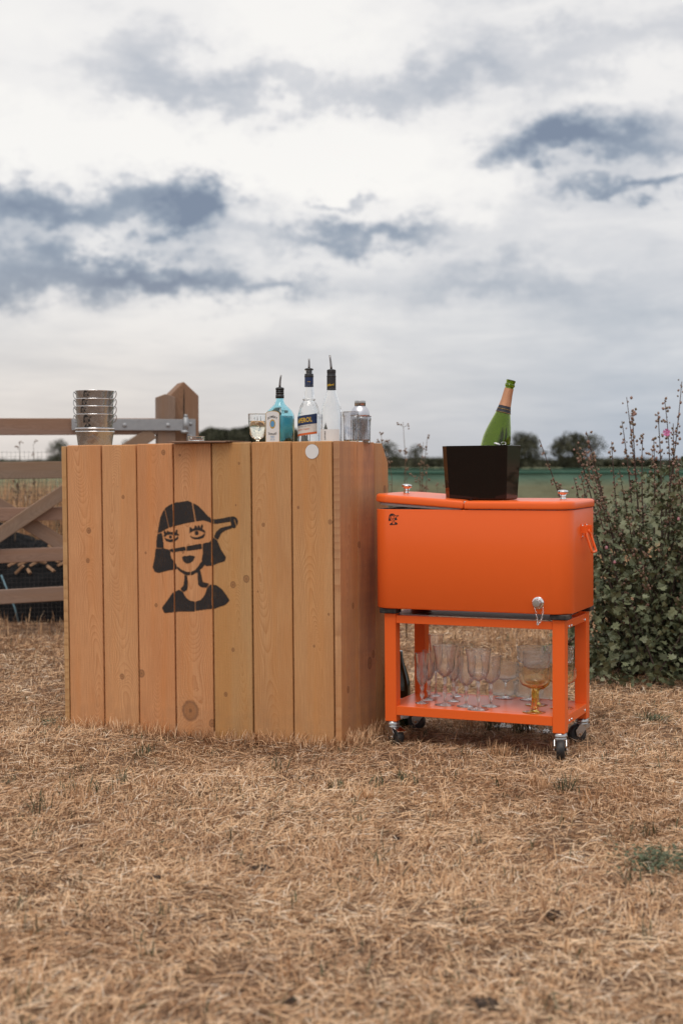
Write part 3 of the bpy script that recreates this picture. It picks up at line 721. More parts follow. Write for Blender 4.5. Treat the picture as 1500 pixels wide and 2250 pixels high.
q = MB(); q.add([(.0125 * math.cos(2 * PI * k / 24) * (1 + .12 * (k % 2)), -W2 - .0012, zc + .0165 * math.sin(2 * PI * k / 24) * (1 + .12 * (k % 2))) for k in range(24)], [list(range(24))]); q.build('crest', M_gold, lab, fix=False)
q = MB(); q.add([(.0095 * math.cos(2 * PI * k / 24), -W2 - .0014, zc + .0115 * math.sin(2 * PI * k / 24)) for k in range(24)], [list(range(24))]); q.build('crest_oval', M_lblue, lab, fix=False)

# --- orange-spirit bottle, clear, embossed 655-705
e, p, s = bottle_thing('clear_aperitif_bottle', 679, .15, 0, 'empty clear embossed bottle with navy and orange label and pourer')
Rr = lambda y: row(p, s, y)
def emb(a, z, r):
    if Rr(925) < z < Rr(885) and r > .014: return 1 + .035 * abs(math.sin(a * 14 + z * 260)) * (1 if z < Rr(888) else .6)
    return 1
pr = [(22 * s, 0), (24.5 * s, .004), (24.5 * s, Rr(925))] + [(24.5 * s * math.cos(t * .9) ** .9, Rr(925) + (Rr(885) - Rr(925)) * t) for t in (.15, .3, .45, .6, .75, .9)] + [(14.5 * s, Rr(884)), (12.5 * s, Rr(880)), (14 * s, Rr(877)), (12 * s, Rr(873)), (11.5 * s, Rr(866)), (10 * s, Rr(850)), (9.2 * s, Rr(838)), (9 * s, Rr(813))]
m = MB(); shell(m, pr, .0028, 84, emb, .006); m.build('bottle_glass', M_clear, e)
m = MB(); m.lathe([(9.6 * s, Rr(850)), (9.6 * s, Rr(829)), (9.3 * s, Rr(829))], 32, cap0=False, cap1=False); cap_ = m.build('neck_sleeve', M_navy, e)
text_part('~', .02, lambda a, b_: ((9.7 * s) * math.sin(a / (9.7 * s)), -(9.7 * s) * math.cos(a / (9.7 * s)), Rr(842) + b_), 'emblem', M_yel, cap_)
m = MB(); m.lathe([(9.8 * s, Rr(829)), (10.2 * s, Rr(827)), (9.8 * s, Rr(825)), (9.6 * s, Rr(822)), (9.0 * s, Rr(821))], 32, cap0=False, cap1=False); m.build('neck_ring', M_plastic, e)
pourer(e, Rr(813), 9.2 * s, .0, 22 * s, -.05)
def cyl(Rad, off=0, a0=0, slope=0): return lambda a, b_: ((Rad + off) * math.sin(a / Rad + a0), -(Rad + off) * math.cos(a / Rad + a0), b_ + slope * a)
def cyl_patch(Rad, off, a0, a1, zlo, zhi, n=18, slope=0, taper=0):
    q = MB(); vs = []; 
    for k in range(n + 1):
        a = a0 + (a1 - a0) * k / n; x, y = (Rad + off) * math.sin(a), -(Rad + off) * math.cos(a); arc = a * Rad
        vs += [(x, y, zlo + slope * arc - taper * (1 - k / n)), (x, y, zhi + slope * arc)]
    q.add(vs, [(2 * k, 2 * k + 2, 2 * k + 3, 2 * k + 1) for k in range(n)], True); return q
RA = 24.5 * s
lab = cyl_patch(RA, .0006, -2.0, .80, Rr(955.5), Rr(913), slope=.12).build('label', M_cream, e, fix=False)
cyl_patch(RA, .0010, -2.0, .79, Rr(932.5), Rr(911.5), slope=.13).build('navy_band', M_navy, lab, fix=False)
cyl_patch(RA, .0010, -2.0, .79, Rr(955), Rr(950.5), slope=.13).build('orange_band', M_org, lab, fix=False)
text_part('APEROL', .0245, cyl(RA, .0014, -.47, .13), 'lettering', M_yel, lab, sx=.72).location = (0, 0, Rr(926.5) - .0035)
text_part('BITTERO dal 1919', .0066, cyl(RA, .0012, -.45, .12), 'lettering', M_gray, lab).location = (0, 0, Rr(938.5))
text_part('Aperitivo Originale', .0066, cyl(RA, .0012, -.55, .12), 'lettering', M_org, lab).location = (0, 0, Rr(945))

# --- tall clear bottle with white label 705-751
e, p, s = bottle_thing('tall_clear_bottle', 728, .14, FACEYAW, 'tall empty clear bottle with plain white label and black neck sleeve')
Rr = lambda y: row(p, s, y)
pr = [(21 * s, 0), (23 * s, .004), (23.2 * s, Rr(912)), (22.5 * s, Rr(903)), (20.5 * s, Rr(893)), (17.5 * s, Rr(883)), (14 * s, Rr(872)), (11 * s, Rr(861)), (9.4 * s, Rr(850)), (9 * s, Rr(838)), (9 * s, Rr(816))]
m = MB(); shell(m, pr, .0028, 56, None, .007); m.build('bottle_glass', M_clear, e)
m = MB(); m.lathe([(9.9 * s, Rr(857)), (9.9 * s, Rr(829.5)), (9.4 * s, Rr(829))], 32, cap0=False, cap1=False); sl = m.build('neck_sleeve', M_plastic, e)
text_part('Giffard', .0105, cyl(9.9 * s, .0006, .1, .12), 'lettering', M_yel, sl).location = (0, 0, Rr(848))
m = MB(); m.lathe([(9.6 * s, Rr(829)), (10.4 * s, Rr(827)), (9.6 * s, Rr(825)), (9.4 * s, Rr(820)), (10 * s, Rr(816)), (9 * s, Rr(815))], 32, cap0=False, cap1=False); m.build('neck_ring', M_plastic, e)
pourer(e, Rr(815.5), 9.4 * s, -.12, 32 * s, -.05)
RG = 23.2 * s
lab = cyl_patch(RG, .0007, -1.1, 1.25, .004, Rr(943.5)).build('label', M_white, e, fix=False)
text_part('GIFFARD', .0085, lambda a, b_: cyl(RG, .0012, -.12)(-b_, a), 'lettering', M_ltxt, lab).location = (0, 0, Rr(957))
text_part('Liqueur', .010, cyl(RG * .93, .001, .2, .15), 'embossing', M_clear, e).location = (0, 0, Rr(893))

# --- cut glass wine goblet 545-583 with pale drink
def cut_r(k, amp, zlo, zhi): return lambda a, z, r: 1 + (amp * (abs(math.sin(a * k + z * 180)) + abs(math.sin(a * k - z * 180)) - 1.1) if zlo < z < zhi else 0)
e, p, s = bottle_thing('cut_glass_goblet', 566, .21, 0, 'cut crystal goblet of pale drink behind the blue gin bottle', 'glass')
Rr = lambda y: row(p, s, y)
foot = [(17 * s, 0), (17 * s, .0012), (9 * s, .004), (3.6 * s, .010)]
pr = foot + [(3.2 * s, Rr(968)), (5.5 * s, Rr(965)), (12 * s, Rr(962)), (16 * s, Rr(955)), (18.3 * s, Rr(940)), (19.5 * s, Rr(926)), (20.5 * s, Rr(909))]
def goblet(m, pr, i0, t, n=72, rfun=None):
    inner = [(max(r - t, .0006), z + (t * 1.2 if i == 0 else 0)) for i, (r, z) in enumerate(pr[i0:])]
    m.lathe([(.0002, 0)] + pr + inner[::-1] + [(.0002, inner[0][1])], n, rfun=rfun)
m = MB(); goblet(m, pr, 6, .0018, 72, cut_r(9, .045, Rr(960), Rr(921))); m.build('glass_body', M_clear, e)
m = MB(); m.lathe([(9 * s, Rr(960)), (14.6 * s, Rr(953)), (17 * s, Rr(940)), (18 * s, Rr(925))], 48); m.build('pale_drink', M_wliq, e)
# --- ribbed tumblers and shaker
for (px, v, w_, top, base, lab_) in ((770, .20, 17.3, 905, 976, 'ribbed highball glass beside the tall clear bottle'), (800, .24, 15.2, 914.5, 976, 'ribbed highball glass at the right end of the bar')):
    e, p, s = bottle_thing('ribbed_tumbler', px, v, 0, lab_, 'glass', 'ribbed highball glasses'); Rr = lambda y: row(p, s, y)
    pr = [(w_ * .84 * s, 0), (w_ * .88 * s, .003), (w_ * .95 * s, Rr(top + 10)), (w_ * s, Rr(top + 8)), (w_ * s, Rr(top))]
    m = MB(); shell(m, pr, .0028, 96, (lambda a, z, r, zl=Rr(top + 11): 1 + .06 * abs(math.sin(a * 11)) if .004 < z < zl else 1), .016); m.build('glass_body', mat('grey_glass', (.80, .80, .82), .02, Transmission_Weight=1.0, IOR=1.5), e)
    m = MB(); m.tube([(w_ * s * math.cos(2 * PI * j / 40), w_ * s * math.sin(2 * PI * j / 40), Rr(top)) for j in range(40)], .0011, 6, True); m.build('rim', mat('rim_line', (.25, .10, .07), .3) if px > 780 else M_clear, e)
e, p, s = bottle_thing('cocktail_shaker', 791, .33, 0, 'satin steel cocktail shaker behind the ribbed glasses', 'shaker'); Rr = lambda y: row(p, s, y)
m = MB(); m.lathe([(14 * s, 0), (17 * s, .01), (20.5 * s, Rr(922)), (21 * s, Rr(914))], 48); m.build('cup', M_steel, e)
M_satin = mat('satin_steel', (.62, .62, .66), .38, 1)
m = MB(); m.lathe([(21 * s, Rr(914)), (21 * s, Rr(912)), (20 * s, Rr(905)), (17 * s, Rr(898)), (12.5 * s, Rr(893.5)), (11.5 * s, Rr(892))], 48); m.build('strainer_top', M_satin, e)
m = MB(); m.lathe([(11.8 * s, Rr(892)), (12.2 * s, Rr(884)), (11.8 * s, Rr(880.5)), (10 * s, Rr(880))], 40); m.build('cap', M_steel, e)

# --- menu board and glass block resting over the edge
c0 = hit(BAR, 433, 972, v=-.012)
bp = BAR @ Vector((c0.x, .06, BH + .001))
e = empty('menu_board', Matrix.Translation(bp) @ Matrix.Rotation(FACEYAW + .10, 4, 'Z'), 'thin brown board lying over the front edge of the bar', 'board')
m = MB(); m.box((0, 0, .0025), (.235, .20, .003)); m.build('board_panel', mat('brown_card', (.23, .125, .08), .6), e, bevel=.001)
m = MB(); m.box((.02, .004, .0058), (.24, .18, .0026), Matrix.Rotation(R(-4), 3, 'Z')); m.build('paper_sheet', mat('kraft_paper', (.33, .21, .15), .7), e)
bp2 = BAR @ Vector((c0.x - .028, .03, BH + .0085))
e = empty('glass_dish', Matrix.Translation(bp2), 'small clear glass dish on the thin brown board', 'dish')
m = MB(); shell(m, [(.027, 0), (.031, .002), (.032, .0175)], .003, 48, lambda a, z, r: 1 + .03 * abs(math.sin(a * 10)), .004); m.build('glass_body', M_clear, e)
m = MB(); m.lathe([(.024, .0052), (.025, .0085)], 32); m.build('paper_insert', mat('rust_paper', (.5, .24, .15), .6), e)

# ------------------------------------------------------------------ orange cooler cart
cart = empty('cooler_cart', CART, 'glossy orange drinks cooler on a wheeled orange frame beside the wooden bar', 'cooler cart')
Wc, Dc, Hl, LG = .6692, .3444, .3945, .044
for (u, v) in ((0, 0), (Wc - LG, 0), (0, Dc - LG), (Wc - LG, Dc - LG)):
    m = MB(); m.box((LG / 2, LG / 2, Hl / 2), (LG, LG, Hl)); o = m.build('leg', M_orange, cart, bevel=.0022); o.location = (u, v, 0)
    m = MB(); m.box((0, 0, 0), (.064, .056, .0185)); o = m.build('rubber_pad', M_rubber, cart, bevel=.003); o.location = (u + LG / 2 + (-.004 if u < .1 else .004), v + LG / 2 + (-.006 if v < .1 else .006), Hl + .0095)
def railb(a, b_, th, hh, name='rail'):
    a = Vector(a); b_ = Vector(b_); m = MB(); L = (b_ - a).length
    m.box((0, 0, 0), (L, th, hh) if abs(b_.x - a.x) > .1 else (th, L, hh)); o = m.build(name, M_orange, cart, bevel=.0015); o.location = (a + b_) / 2; return o
railb((LG + .0005, .010, .3735), (Wc - LG - .0005, .010, .3735), .016, .028)
railb((LG + .0005, Dc - .010, .3735), (Wc - LG - .0005, Dc - .010, .3735), .016, .028)
railb((.010, LG + .0005, .3735), (.010, Dc - LG - .0005, .3735), .016, .028)
railb((Wc - .010, LG + .0005, .3735), (Wc - .010, Dc - LG - .0005, .3735), .016, .028)
# shelf: folded tray with a lip on all sides
m = MB(); m.box((Wc / 2, Dc / 2, .0555), (Wc - .006, Dc - 2 * LG + .002, .002)); m.box((Wc / 2, (.012) / 2 + .016, .0555), (Wc - 2 * LG - .001, LG - .008, .002)); m.box((Wc / 2, Dc - .022, .0555), (Wc - 2 * LG - .001, LG - .006, .002))
m.build('shelf', M_orange, cart)
railb((LG + .0005, .006, .041), (Wc - LG - .0005, .006, .041), .010, .033, 'shelf_lip'); railb((LG + .0005, Dc - .006, .041), (Wc - LG - .0005, Dc - .006, .041), .010, .033, 'shelf_lip')
railb((.006, LG + .0005, .041), (.006, Dc - LG - .0005, .041), .010, .033, 'shelf_lip'); railb((Wc - .006, LG + .0005, .041), (Wc - .006, Dc - LG - .0005, .041), .010, .033, 'shelf_lip')
for z in (.036, .366):
    for v in (LG + .018, LG + .05, Dc - LG - .02):
        m = MB(); m.lathe([(.0055, 0), (.0055, .001), (.004, .003), (.001, .004)], 16, (Wc - .0015, v, z), Matrix.Rotation(R(90), 3, 'Y')); m.build('bolt', M_chrome, cart)
MB().box((Wc / 2, Dc / 2, .3895), (Wc - .06, Dc - .045, .002)).build('drip_tray', mat('tray_steel', (.33, .30, .29), .3, .8), cart)
# tub
def rrect(u0, u1, v0, v1, r, z, rs=(1, 1, 1, 1), n=9):
    pts = []
    for i, (cx, cy, a0) in enumerate(((u1, v1, 0), (u0, v1, 90), (u0, v0, 180), (u1, v0, 270))):
        rr = max(r * rs[i], .0015); sx = -1 if cx == u1 else 1; sy = -1 if cy == v1 else 1
        for k in range(n):
            a = R(a0 + 90 * k / (n - 1)); pts.append((cx + sx * rr + rr * math.cos(a), cy + sy * rr + rr * math.sin(a), z))
    return pts
U0, U1, V0, V1 = -.040, .694, -.024, .368
def inset(i, z, r=.072, **k): return rrect(U0 + i, U1 - i, V0 + i, V1 - i, r - i, z, **k)
m = MB(); m.rings([inset(.012, .4135), inset(.003, .4145), inset(0, .419), inset(0, .770), inset(.001, .7725), inset(.004, .773)], cap1=False)
m.build('tub', M_orange, cart)
m = MB(); m.rings([inset(.0042, .7732), inset(.020, .7732), inset(.024, .770), inset(.026, .45)], cap0=False, cap1=True); m.build('tub_liner', M_liner, cart)
HX = .3138
def lid(u0, u1, rs, name):
    m = MB(); f = lambda i, z: rrect(u0 + i, u1 - i, V0 - .004 + i, V1 + .004 - i, .076 - i, z, rs)
    m.rings([f(.003, .0005), f(.0005, .002), f(0, .005), f(0, .018), f(.0012, .023), f(.004, .0265), f(.009, .0285), f(.022, .0293)])
    o = m.build(name, M_orange, cart)
    q = MB(); g = lambda i, z: rrect(u0 + .012 + i, u1 - .012 - i, V0 + .010 + i, V1 - .010 - i, .066 - i, z, rs); q.rings([g(.004, -.011), g(0, -.008), g(0, .0002)]); return o, q
ro, rq = lid(HX + .0015, U1 + .004, (1, .06, .06, 1), 'lid'); rq.build('lid_liner', M_liner, ro); ro.location = (0, 0, .7752)
lo, lqq = lid(U0 - .004, HX - .0015, (.06, 1, 1, .06), 'lid'); lqq.build('lid_liner', M_liner, lo)
lo.matrix_local = Matrix.Translation((HX, 0, .7762)) @ Matrix.Rotation(R(3.9), 4, 'Y') @ Matrix.Translation((-HX, 0, 0))
lo['label'] = 'left lid, propped slightly open'
for o, u in ((lo, .022), (ro, .620)):
    m = MB(); m.lathe([(.0125, 0), (.0105, .003), (.009, .010), (.0125, .0215)], 28, (u, .165, .0295), cap1=True); k_ = m.build('knob', mat('polished_knob', (.82, .80, .78), .05, 1), o)
    m = MB(); m.lathe([(.0125, .0215), (.0185, .0225), (.0192, .025), (.0190, .030), (.0165, .0325), (.008, .0345), (.0005, .035)], 32, (u, .165, .0295)); m.build('knob_cap', M_chrome, k_)
m = MB(); m.lathe([(.0042, 0), (.0042, V1 - V0 - .02)], 14, (HX, V0 + .002, .798), Matrix.Rotation(R(-90), 3, 'X')); m.build('hinge_pin', M_chrome, cart)
# printed mark near the top left corner
sA = hit(CART, 853, 1128, v=V0); sB = hit(CART, 876, 1154, v=V0)
small_face(lambda x, y: (sA.x + (x - 215) / 1075 * (sB.x - sA.x), V0 - .0006, sA.z + (y - 232) / 1425 * (sB.z - sA.z)), 'printed_face', cart)
# drain tap and chain
dr = hit(CART, 1182, 1325, v=V0); RX = Matrix.Rotation(R(90), 3, 'X')
m = MB(); m.lathe([(.021, 0), (.021, .003), (.018, .0045), (.0155, .006)], 36, (dr.x, V0, dr.z), RX); m.build('drain_flange', M_chrome, cart)
m = MB(); m.lathe([(.0135, .005), (.0145, .008), (.0145, .018), (.0125, .021), (.0001, .0215)], 24, (dr.x - .001, V0, dr.z), RX, lambda a, z, r: 1 + .05 * math.cos(a * 12)); m.build('drain_cap', M_steel, cart)
m = MB(); a_ = Vector((dr.x - .008, V0 - .018, dr.z - .013)); b_ = Vector((dr.x + .017, V0 - .004, dr.z - .012)); N = 17
for k in range(N):
    t = (k + .5) / N; p = a_.lerp(b_, t) + Vector((.003 * math.sin(t * 9), 0, -.060 * 4 * t * (1 - t))); t2 = t + .01
    q_ = a_.lerp(b_, t2) + Vector((.003 * math.sin(t2 * 9), 0, -.060 * 4 * t2 * (1 - t2))); d = (q_ - p).normalized(); nrm = Vector((0, 1, 0)) if k % 2 else Vector((0, 1, 0)).cross(d)
    sd_ = d.cross(nrm).normalized(); pts = [p + d * (.0056 * math.cos(2 * PI * j / 10)) + sd_ * (.0026 * math.sin(2 * PI * j / 10)) for j in range(10)]; m.tube(pts, .00085, 5, True)
m.build('drain_chain', M_chrome, cart)
# side handle
hv, hz_ = .165, .695
for v in (hv - .030, hv + .030):
    m = MB(); m.box((U1 + .0015, v, hz_), (.003, .020, .050)); m.box((U1 + .011, v - .008, hz_ + .006), (.018, .0025, .026)); m.box((U1 + .011, v + .008, hz_ + .006), (.018, .0025, .026)); m.build('handle_bracket', M_orange, cart, bevel=.001)
    for z in (hz_ + .019, hz_ - .019):
        m = MB(); m.lathe([(.004, 0), (.004, .001), (.001, .003)], 14, (U1 + .003, v, z), Matrix.Rotation(R(90), 3, 'Y')); m.build('bolt', M_chrome, cart)
m = MB(); pts = []
for t in np.linspace(0, 1, 25):
    if t < .38: q_ = t / .38; pv, dn = hv - .030, q_
    elif t > .62: q_ = (1 - t) / .38; pv, dn = hv + .030, q_
    else: q_ = 1; pv, dn = hv - .030 + .060 * (t - .38) / .24, 1
    pts.append((U1 + .012 + .026 * dn, pv + (.010 if dn < .15 and t < .5 else (-.010 if dn < .15 else 0)), hz_ + .004 - .078 * dn))
m.tube(pts, .0042, 10); m.build('handle', M_orange, cart)
# hidden far-side handle, same kind
m = MB(); m.tube([(U0 + .0 - (p[0] - U1), p[1], p[2]) for p in pts], .0042, 10); m.build('handle', M_orange, cart)
# casters: origin under each leg
def caster(u, v, yaw, brake):
    M = Matrix.Translation((u, v, 0)) @ Matrix.Rotation(yaw, 4, 'Z')
    m = MB(); m.lathe([(.0225, -.001), (.0225, -.005), (.0245, -.008), (.0245, -.013), (.0215, -.016), (.0225, -.019), (.0225, -.024)], 32); top = m.build('caster', M_steel, cart); top.matrix_local = M
    m = MB()
    for sgn in (-1, 1): m.prism([(-.019, -.020), (.021, -.020), (.040, -.050), (.036, -.064), (.026, -.068), (.018, -.060), (-.004, -.036), (-.019, -.032)], .0022, Matrix.Translation((0, sgn * .0205 - .0011, 0)).to_3x3() if False else None) if False else m.add(*pr_(sgn))
    m.box((.001, 0, -.0215), (.042, .043, .004)); m.build('fork', M_steel, top)
    m = MB(); m.lathe([(.020, -.0145), (.030, -.0140), (.0335, -.010), (.0345, 0), (.0335, .010), (.030, .0140), (.020, .0145)], 40, (.022, 0, -.0555), Matrix.Rotation(R(90), 3, 'X')); m.build('wheel', M_rubber, top)
    m = MB(); m.lathe([(.006, -.0235), (.006, .0235)], 16, (.022, 0, -.0555), Matrix.Rotation(R(90), 3, 'X')); m.build('axle', M_chrome, top)
    if brake:
        m = MB(); m.box((.040, 0, -.026), (.036, .030, .003), Matrix.Rotation(R(12), 3, 'Y')); m.box((.056, 0, -.030), (.010, .034, .004), Matrix.Rotation(R(20), 3, 'Y')); m.build('brake_lever', M_chrome, top, bevel=.001)
def pr_(sgn):
    poly = [(-.019, -.020), (.021, -.020), (.038, -.040), (.034, -.060), (.024, -.066), (.014, -.060), (-.004, -.036), (-.019, -.032)]
    y0 = sgn * .0205 - .0012; n = len(poly); vs = [(x, y0, z) for x, z in poly] + [(x, y0 + .0024, z) for x, z in poly]
    return vs, [list(range(n)), list(range(2 * n - 1, n - 1, -1))] + [[i, (i + 1) % n, n + (i + 1) % n, n + i] for i in range(n)]
caster(LG / 2, LG / 2, R(-35), True); caster(Wc - LG / 2, LG / 2, R(-74), False); caster(LG / 2, Dc - LG / 2, R(190), False); caster(Wc - LG / 2, Dc - LG / 2, R(225), False)

# ------------------------------------------------------------------ glasses on the shelf
SH = .0566
def stand(name, px, py, label, cat, group=None, w=SH, M0=CART, yaw=0):
    h = hit(M0, px, py, w=w); p = M0 @ Vector((h.x, h.y, w)); e = empty(name, Matrix.Translation(p) @ Matrix.Rotation(yaw, 4, 'Z'), label, cat, group)
    return e, p, (p.y * math.cos(TH) + (EYE - p.z) * math.sin(TH)) / FPX
def footp(r, stem=.004, h=.009): return [(r * .985, 0), (r, .0009), (r * .75, .0022), (r * .4, h * .5), (stem * 1.3, h)]
def streak(nt):
    x, y, z = nt.sep(nt.coord()); a = nt.math('ARCTAN2', y, x)
    w1 = nt.math('ABSOLUTE', nt.math('SINE', nt.math('ADD', nt.math('MULTIPLY', a, 11), nt.math('MULTIPLY', z, 190)))); w2 = nt.math('ABSOLUTE', nt.math('SINE', nt.math('SUBTRACT', nt.math('MULTIPLY', a, 11), nt.math('MULTIPLY', z, 190))))
    return nt.bump(nt.math('MULTIPLY', nt.math('MINIMUM', w1, w2), nt.mapr(z, .15, .11)), .45, .003)
M_tint = glass('reflect_tint_crystal', (1, .97, .96), bump=streak, tr=.97, ior=1.52)  # faint pink in the glass colour imitates reflected orange
def crystal(px, py, rfoot, hb, hr, rb, rr, label, knob=True, m_=None, tall=False):
    """hb/hr bowl bottom and rim rows above the foot in photo pixels"""
    e, p, s = stand('crystal_glass', px, py, label, 'glass', 'stemmed crystal glasses on the cart shelf')
    rfoot, rb, rr = rfoot * s, rb * s, rr * s; hb, hr = hb * s * 1.01, hr * s * 1.01
    pr = footp(rfoot, .0035, .010)
    H0 = .010; L = hb - H0
    if knob: pr += [(.0042, H0 + L * .18), (.0085, H0 + L * .36), (.0062, H0 + L * .52), (.0048, H0 + L * .66), (.0052, H0 + L * .78), (.0078, H0 + L * .88), (.0055, H0 + L * .97)]
    else: pr += [(.0035, H0 + L * .3), (.0034, H0 + L * .7), (.005, H0 + L * .95)]
    i0 = len(pr); B_ = hr - hb
    pr += [(rb * .42, hb + B_ * .03), (rb * .75, hb + B_ * .13), (rb * .95, hb + B_ * .25), (rb, hb + B_ * .36), (rb * 1.0, hb + B_ * .55), (rr, hr)]
    z1 = hb + B_ * .62; za = hb
    def rf(a, z, r):
        if z < za * .98: return 1 + (.06 * math.cos(a * 6) if r < .01 else 0)
        if z < za + B_ * .30: return 1 + .05 * (abs(math.sin(a * 10 + z * 300)) - .5)
        if z < z1: return 1 + .028 * (abs(math.sin(a * 16)) - .5)
        return 1
    # resample bowl for cut detail
    q = []
    for (r0, z0), (r1, z1_) in zip(pr[i0 - 1:-1], pr[i0:]):
        for t in np.linspace(0, 1, 5)[1:]: q.append((r0 + (r1 - r0) * t, z0 + (z1_ - z0) * t))
    pr2 = pr[:i0] + q[:-1] + [(rr * .9995, hr - .0025), (rr, hr - .0009), (rr - .0002, hr - .0003), (rr - .0006, hr)]; m = MB(); inner = [(max(r - .0016, .0006), z + (.002 if k == 0 else 0)) for k, (r, z) in enumerate(q[:-1]) if r > .004] + [(rr - .0016, hr - .0025), (rr - .0016, hr - .0009), (rr - .0014, hr - .0003), (rr - .0009, hr)]
    o_ = [[(max(r, 1e-4) * rf(2 * PI * j / 64, z, r) * math.cos(2 * PI * j / 64), max(r, 1e-4) * rf(2 * PI * j / 64, z, r) * math.sin(2 * PI * j / 64), z) for j in range(64)] for r, z in [(.0002, 0)] + pr2]
    i_ = [[(r * math.cos(2 * PI * j / 64), r * math.sin(2 * PI * j / 64), z) for j in range(64)] for r, z in inner[::-1] + [(.0003, inner[0][1])]]
    m.rings(o_ + i_); m.build('glass_body', m_ or M_tint, e); return e
crystal(957, 1529, 13.5, 55, 134, 13, 17, 'tallest plain flute at the back left of the shelf', False)
crystal(942, 1538, 16, 44, 108, 12.5, 14.5, 'short crystal flute just behind the front left one')
crystal(1002, 1530, 14, 44, 108, 13, 16, 'crystal glass at the very back, behind the left goblet')
crystal(996, 1541, 15, 44, 110, 13.5, 15.5, 'crystal flute half hidden by the large left goblet')
crystal(927, 1545, 15.5, 38, 109, 12.5, 15.5, 'crystal flute standing nearest the front left cart leg')
crystal(977, 1549, 22.5, 62, 130, 21, 27, 'large crystal goblet in the left group on the shelf')
crystal(1024, 1552, 22, 46, 110, 19, 20.5, 'medium crystal goblet between the two large goblets')
crystal(1078, 1552, 21, 51, 111, 20, 22.5, 'rightmost crystal goblet of the row, beside the coupes')
crystal(1050, 1559, 24, 63, 131, 23.5, 28.5, 'large crystal goblet standing nearest the shelf edge')
M_coupe = glass('pressed_glass', (.985, .985, .98), bump=cutb, tr=.965, ior=1.52)
M_amberg = mat('amber_graded_glass', (.98, .8, .4), 0, Transmission_Weight=.97, IOR=1.47, build=lambda nt, b: nt.put(b.inputs['Base Color'], nt.mix(nt.mapr(nt.sep(nt.coord())[2], .075, .105), (.98, .70, .16), (.985, .92, .78))))
def coupe(px, py, rfoot, hb, hr, rr, label, m_, stem=.0032, cut=True, w=SH, name='coupe_glass', grp='coupe glasses on the cart', p=None, s=None):
    if p is None: e, p, s = stand(name, px, py, label, 'glass', grp, w)
    else: e = empty(name, Matrix.Translation(p), label, 'glass', grp)
    rfoot *= s; rr *= s; hb *= s; hr *= s; pr = footp(rfoot, stem, .008) + [(stem, .014), (stem, hb * .6), (stem * 1.05, hb * .9)]; i0 = len(pr); B_ = hr - hb
    if cut: q = [(rr * .15, hb), (rr * .30, hb + B_ * .07), (rr * .62, hb + B_ * .17), (rr * .88, hb + B_ * .27), (rr * .96, hb + B_ * .36), (rr * .97, hb + B_ * .45), (rr * .97, hb + B_ * .55), (rr * .98, hb + B_ * .62), (rr, hr)]
    else: q = [(rr * .25, hb), (rr * .55, hb + B_ * .06), (rr * .80, hb + B_ * .19), (rr * .94, hb + B_ * .38), (rr, hb + B_ * .6), (rr * 1.0, hb + B_ * .8), (rr * .99, hr)]
    outer = [(.0002, 0)] + pr + q[:-1] + [(rr * .9995, hr - .0025), (rr, hr - .0009), (rr - .0002, hr - .0003), (rr - .0006, hr)]; inner = [(max(r - .0015, .0006), z + .0018 * (k < 3)) for k, (r, z) in enumerate(q[:-1])] + [(rr - .0016, hr - .0025), (rr - .0016, hr - .0009), (rr - .0014, hr - .0003), (rr - .0009, hr)]
    n = 72
    def rf(a, z, r): return 1 + (.03 * (abs(math.sin(a * 14 + (PI / 2 if int((z - hb) / .004) % 2 else 0))) - .5) if cut and hb < z < hb + B_ * .60 else 0)
    O_ = [[(r * rf(2 * PI * j / n, z, r) * math.cos(2 * PI * j / n), r * rf(2 * PI * j / n, z, r) * math.sin(2 * PI * j / n), z) for j in range(n)] for r, z in outer]
    I_ = [[(r * math.cos(2 * PI * j / n), r * math.sin(2 * PI * j / n), z) for j in range(n)] for r, z in inner[::-1] + [(.0003, inner[0][1])]]
    m = MB(); m.rings(O_ + I_); m.build('glass_body', m_, e); return p, s, hb
coupe(1110, 1534, 23.5, 36, 77, 29, 'clear coupe alone behind the rightmost crystal goblet', M_coupe)
pa, sa, _ = coupe(1165, 1538, 24, 36, 76, 29, 'clear coupe behind the amber pair, with another clear coupe stacked in it', M_coupe)
coupe(0, 0, 18, 34, 78, 30.5, 'upper clear cut coupe standing inside the clear one, left of the top pair', M_coupe, p=pa + Vector((0, 0, 39 * sa)), s=sa)
pb, sb_, _ = coupe(1178, 1549, 25, 34, 86, 33, 'amber coupe behind the front amber coupe', M_amberg, .0085, False)
coupe(0, 0, 18, 34, 78, 30.5, 'upper clear cut coupe standing inside the rear amber coupe', M_coupe, p=pb + Vector((-.0, 0, 38 * sb_)), s=sb_)
coupe(1173, 1565, 26, 54, 88, 33.5, 'amber coupe at the very front of the shelf, its thick stem in full view', M_amberg, .0095, False)
pc, sc2, _ = coupe(1229, 1537, 24, 34, 82, 31, 'amber coupe behind the front right cart leg with a clear coupe stacked in it', M_amberg, .0085, False)
coupe(0, 0, 18, 34, 78, 31, 'clear cut coupe stacked highest behind the front right cart leg', M_coupe, p=pc + Vector((0, 0, 38 * sc2)), s=sc2)
coupe(1234, 1556, 26, 52, 86, 31.5, 'amber coupe half hidden by the front right cart leg', M_amberg, .009, False)
# glasses on the grass behind the cart
for (px, py, lab_) in ((1105, 1601, 'left cut glass coupe on the grass behind the cart'), (1160, 1606, 'middle cut glass coupe on the grass behind the cart'), (1200, 1613, 'right cut glass coupe on the grass behind the cart, partly behind the leg')):
    x, y = gpt(px, py); p = Vector((x, y, float(gz(x, y)) + .010)); s = y / FPX
    coupe(0, 0, 26, 62, 104, 34, lab_, M_coupe, .006, True, grp='cut coupes on the grass', p=p, s=s)
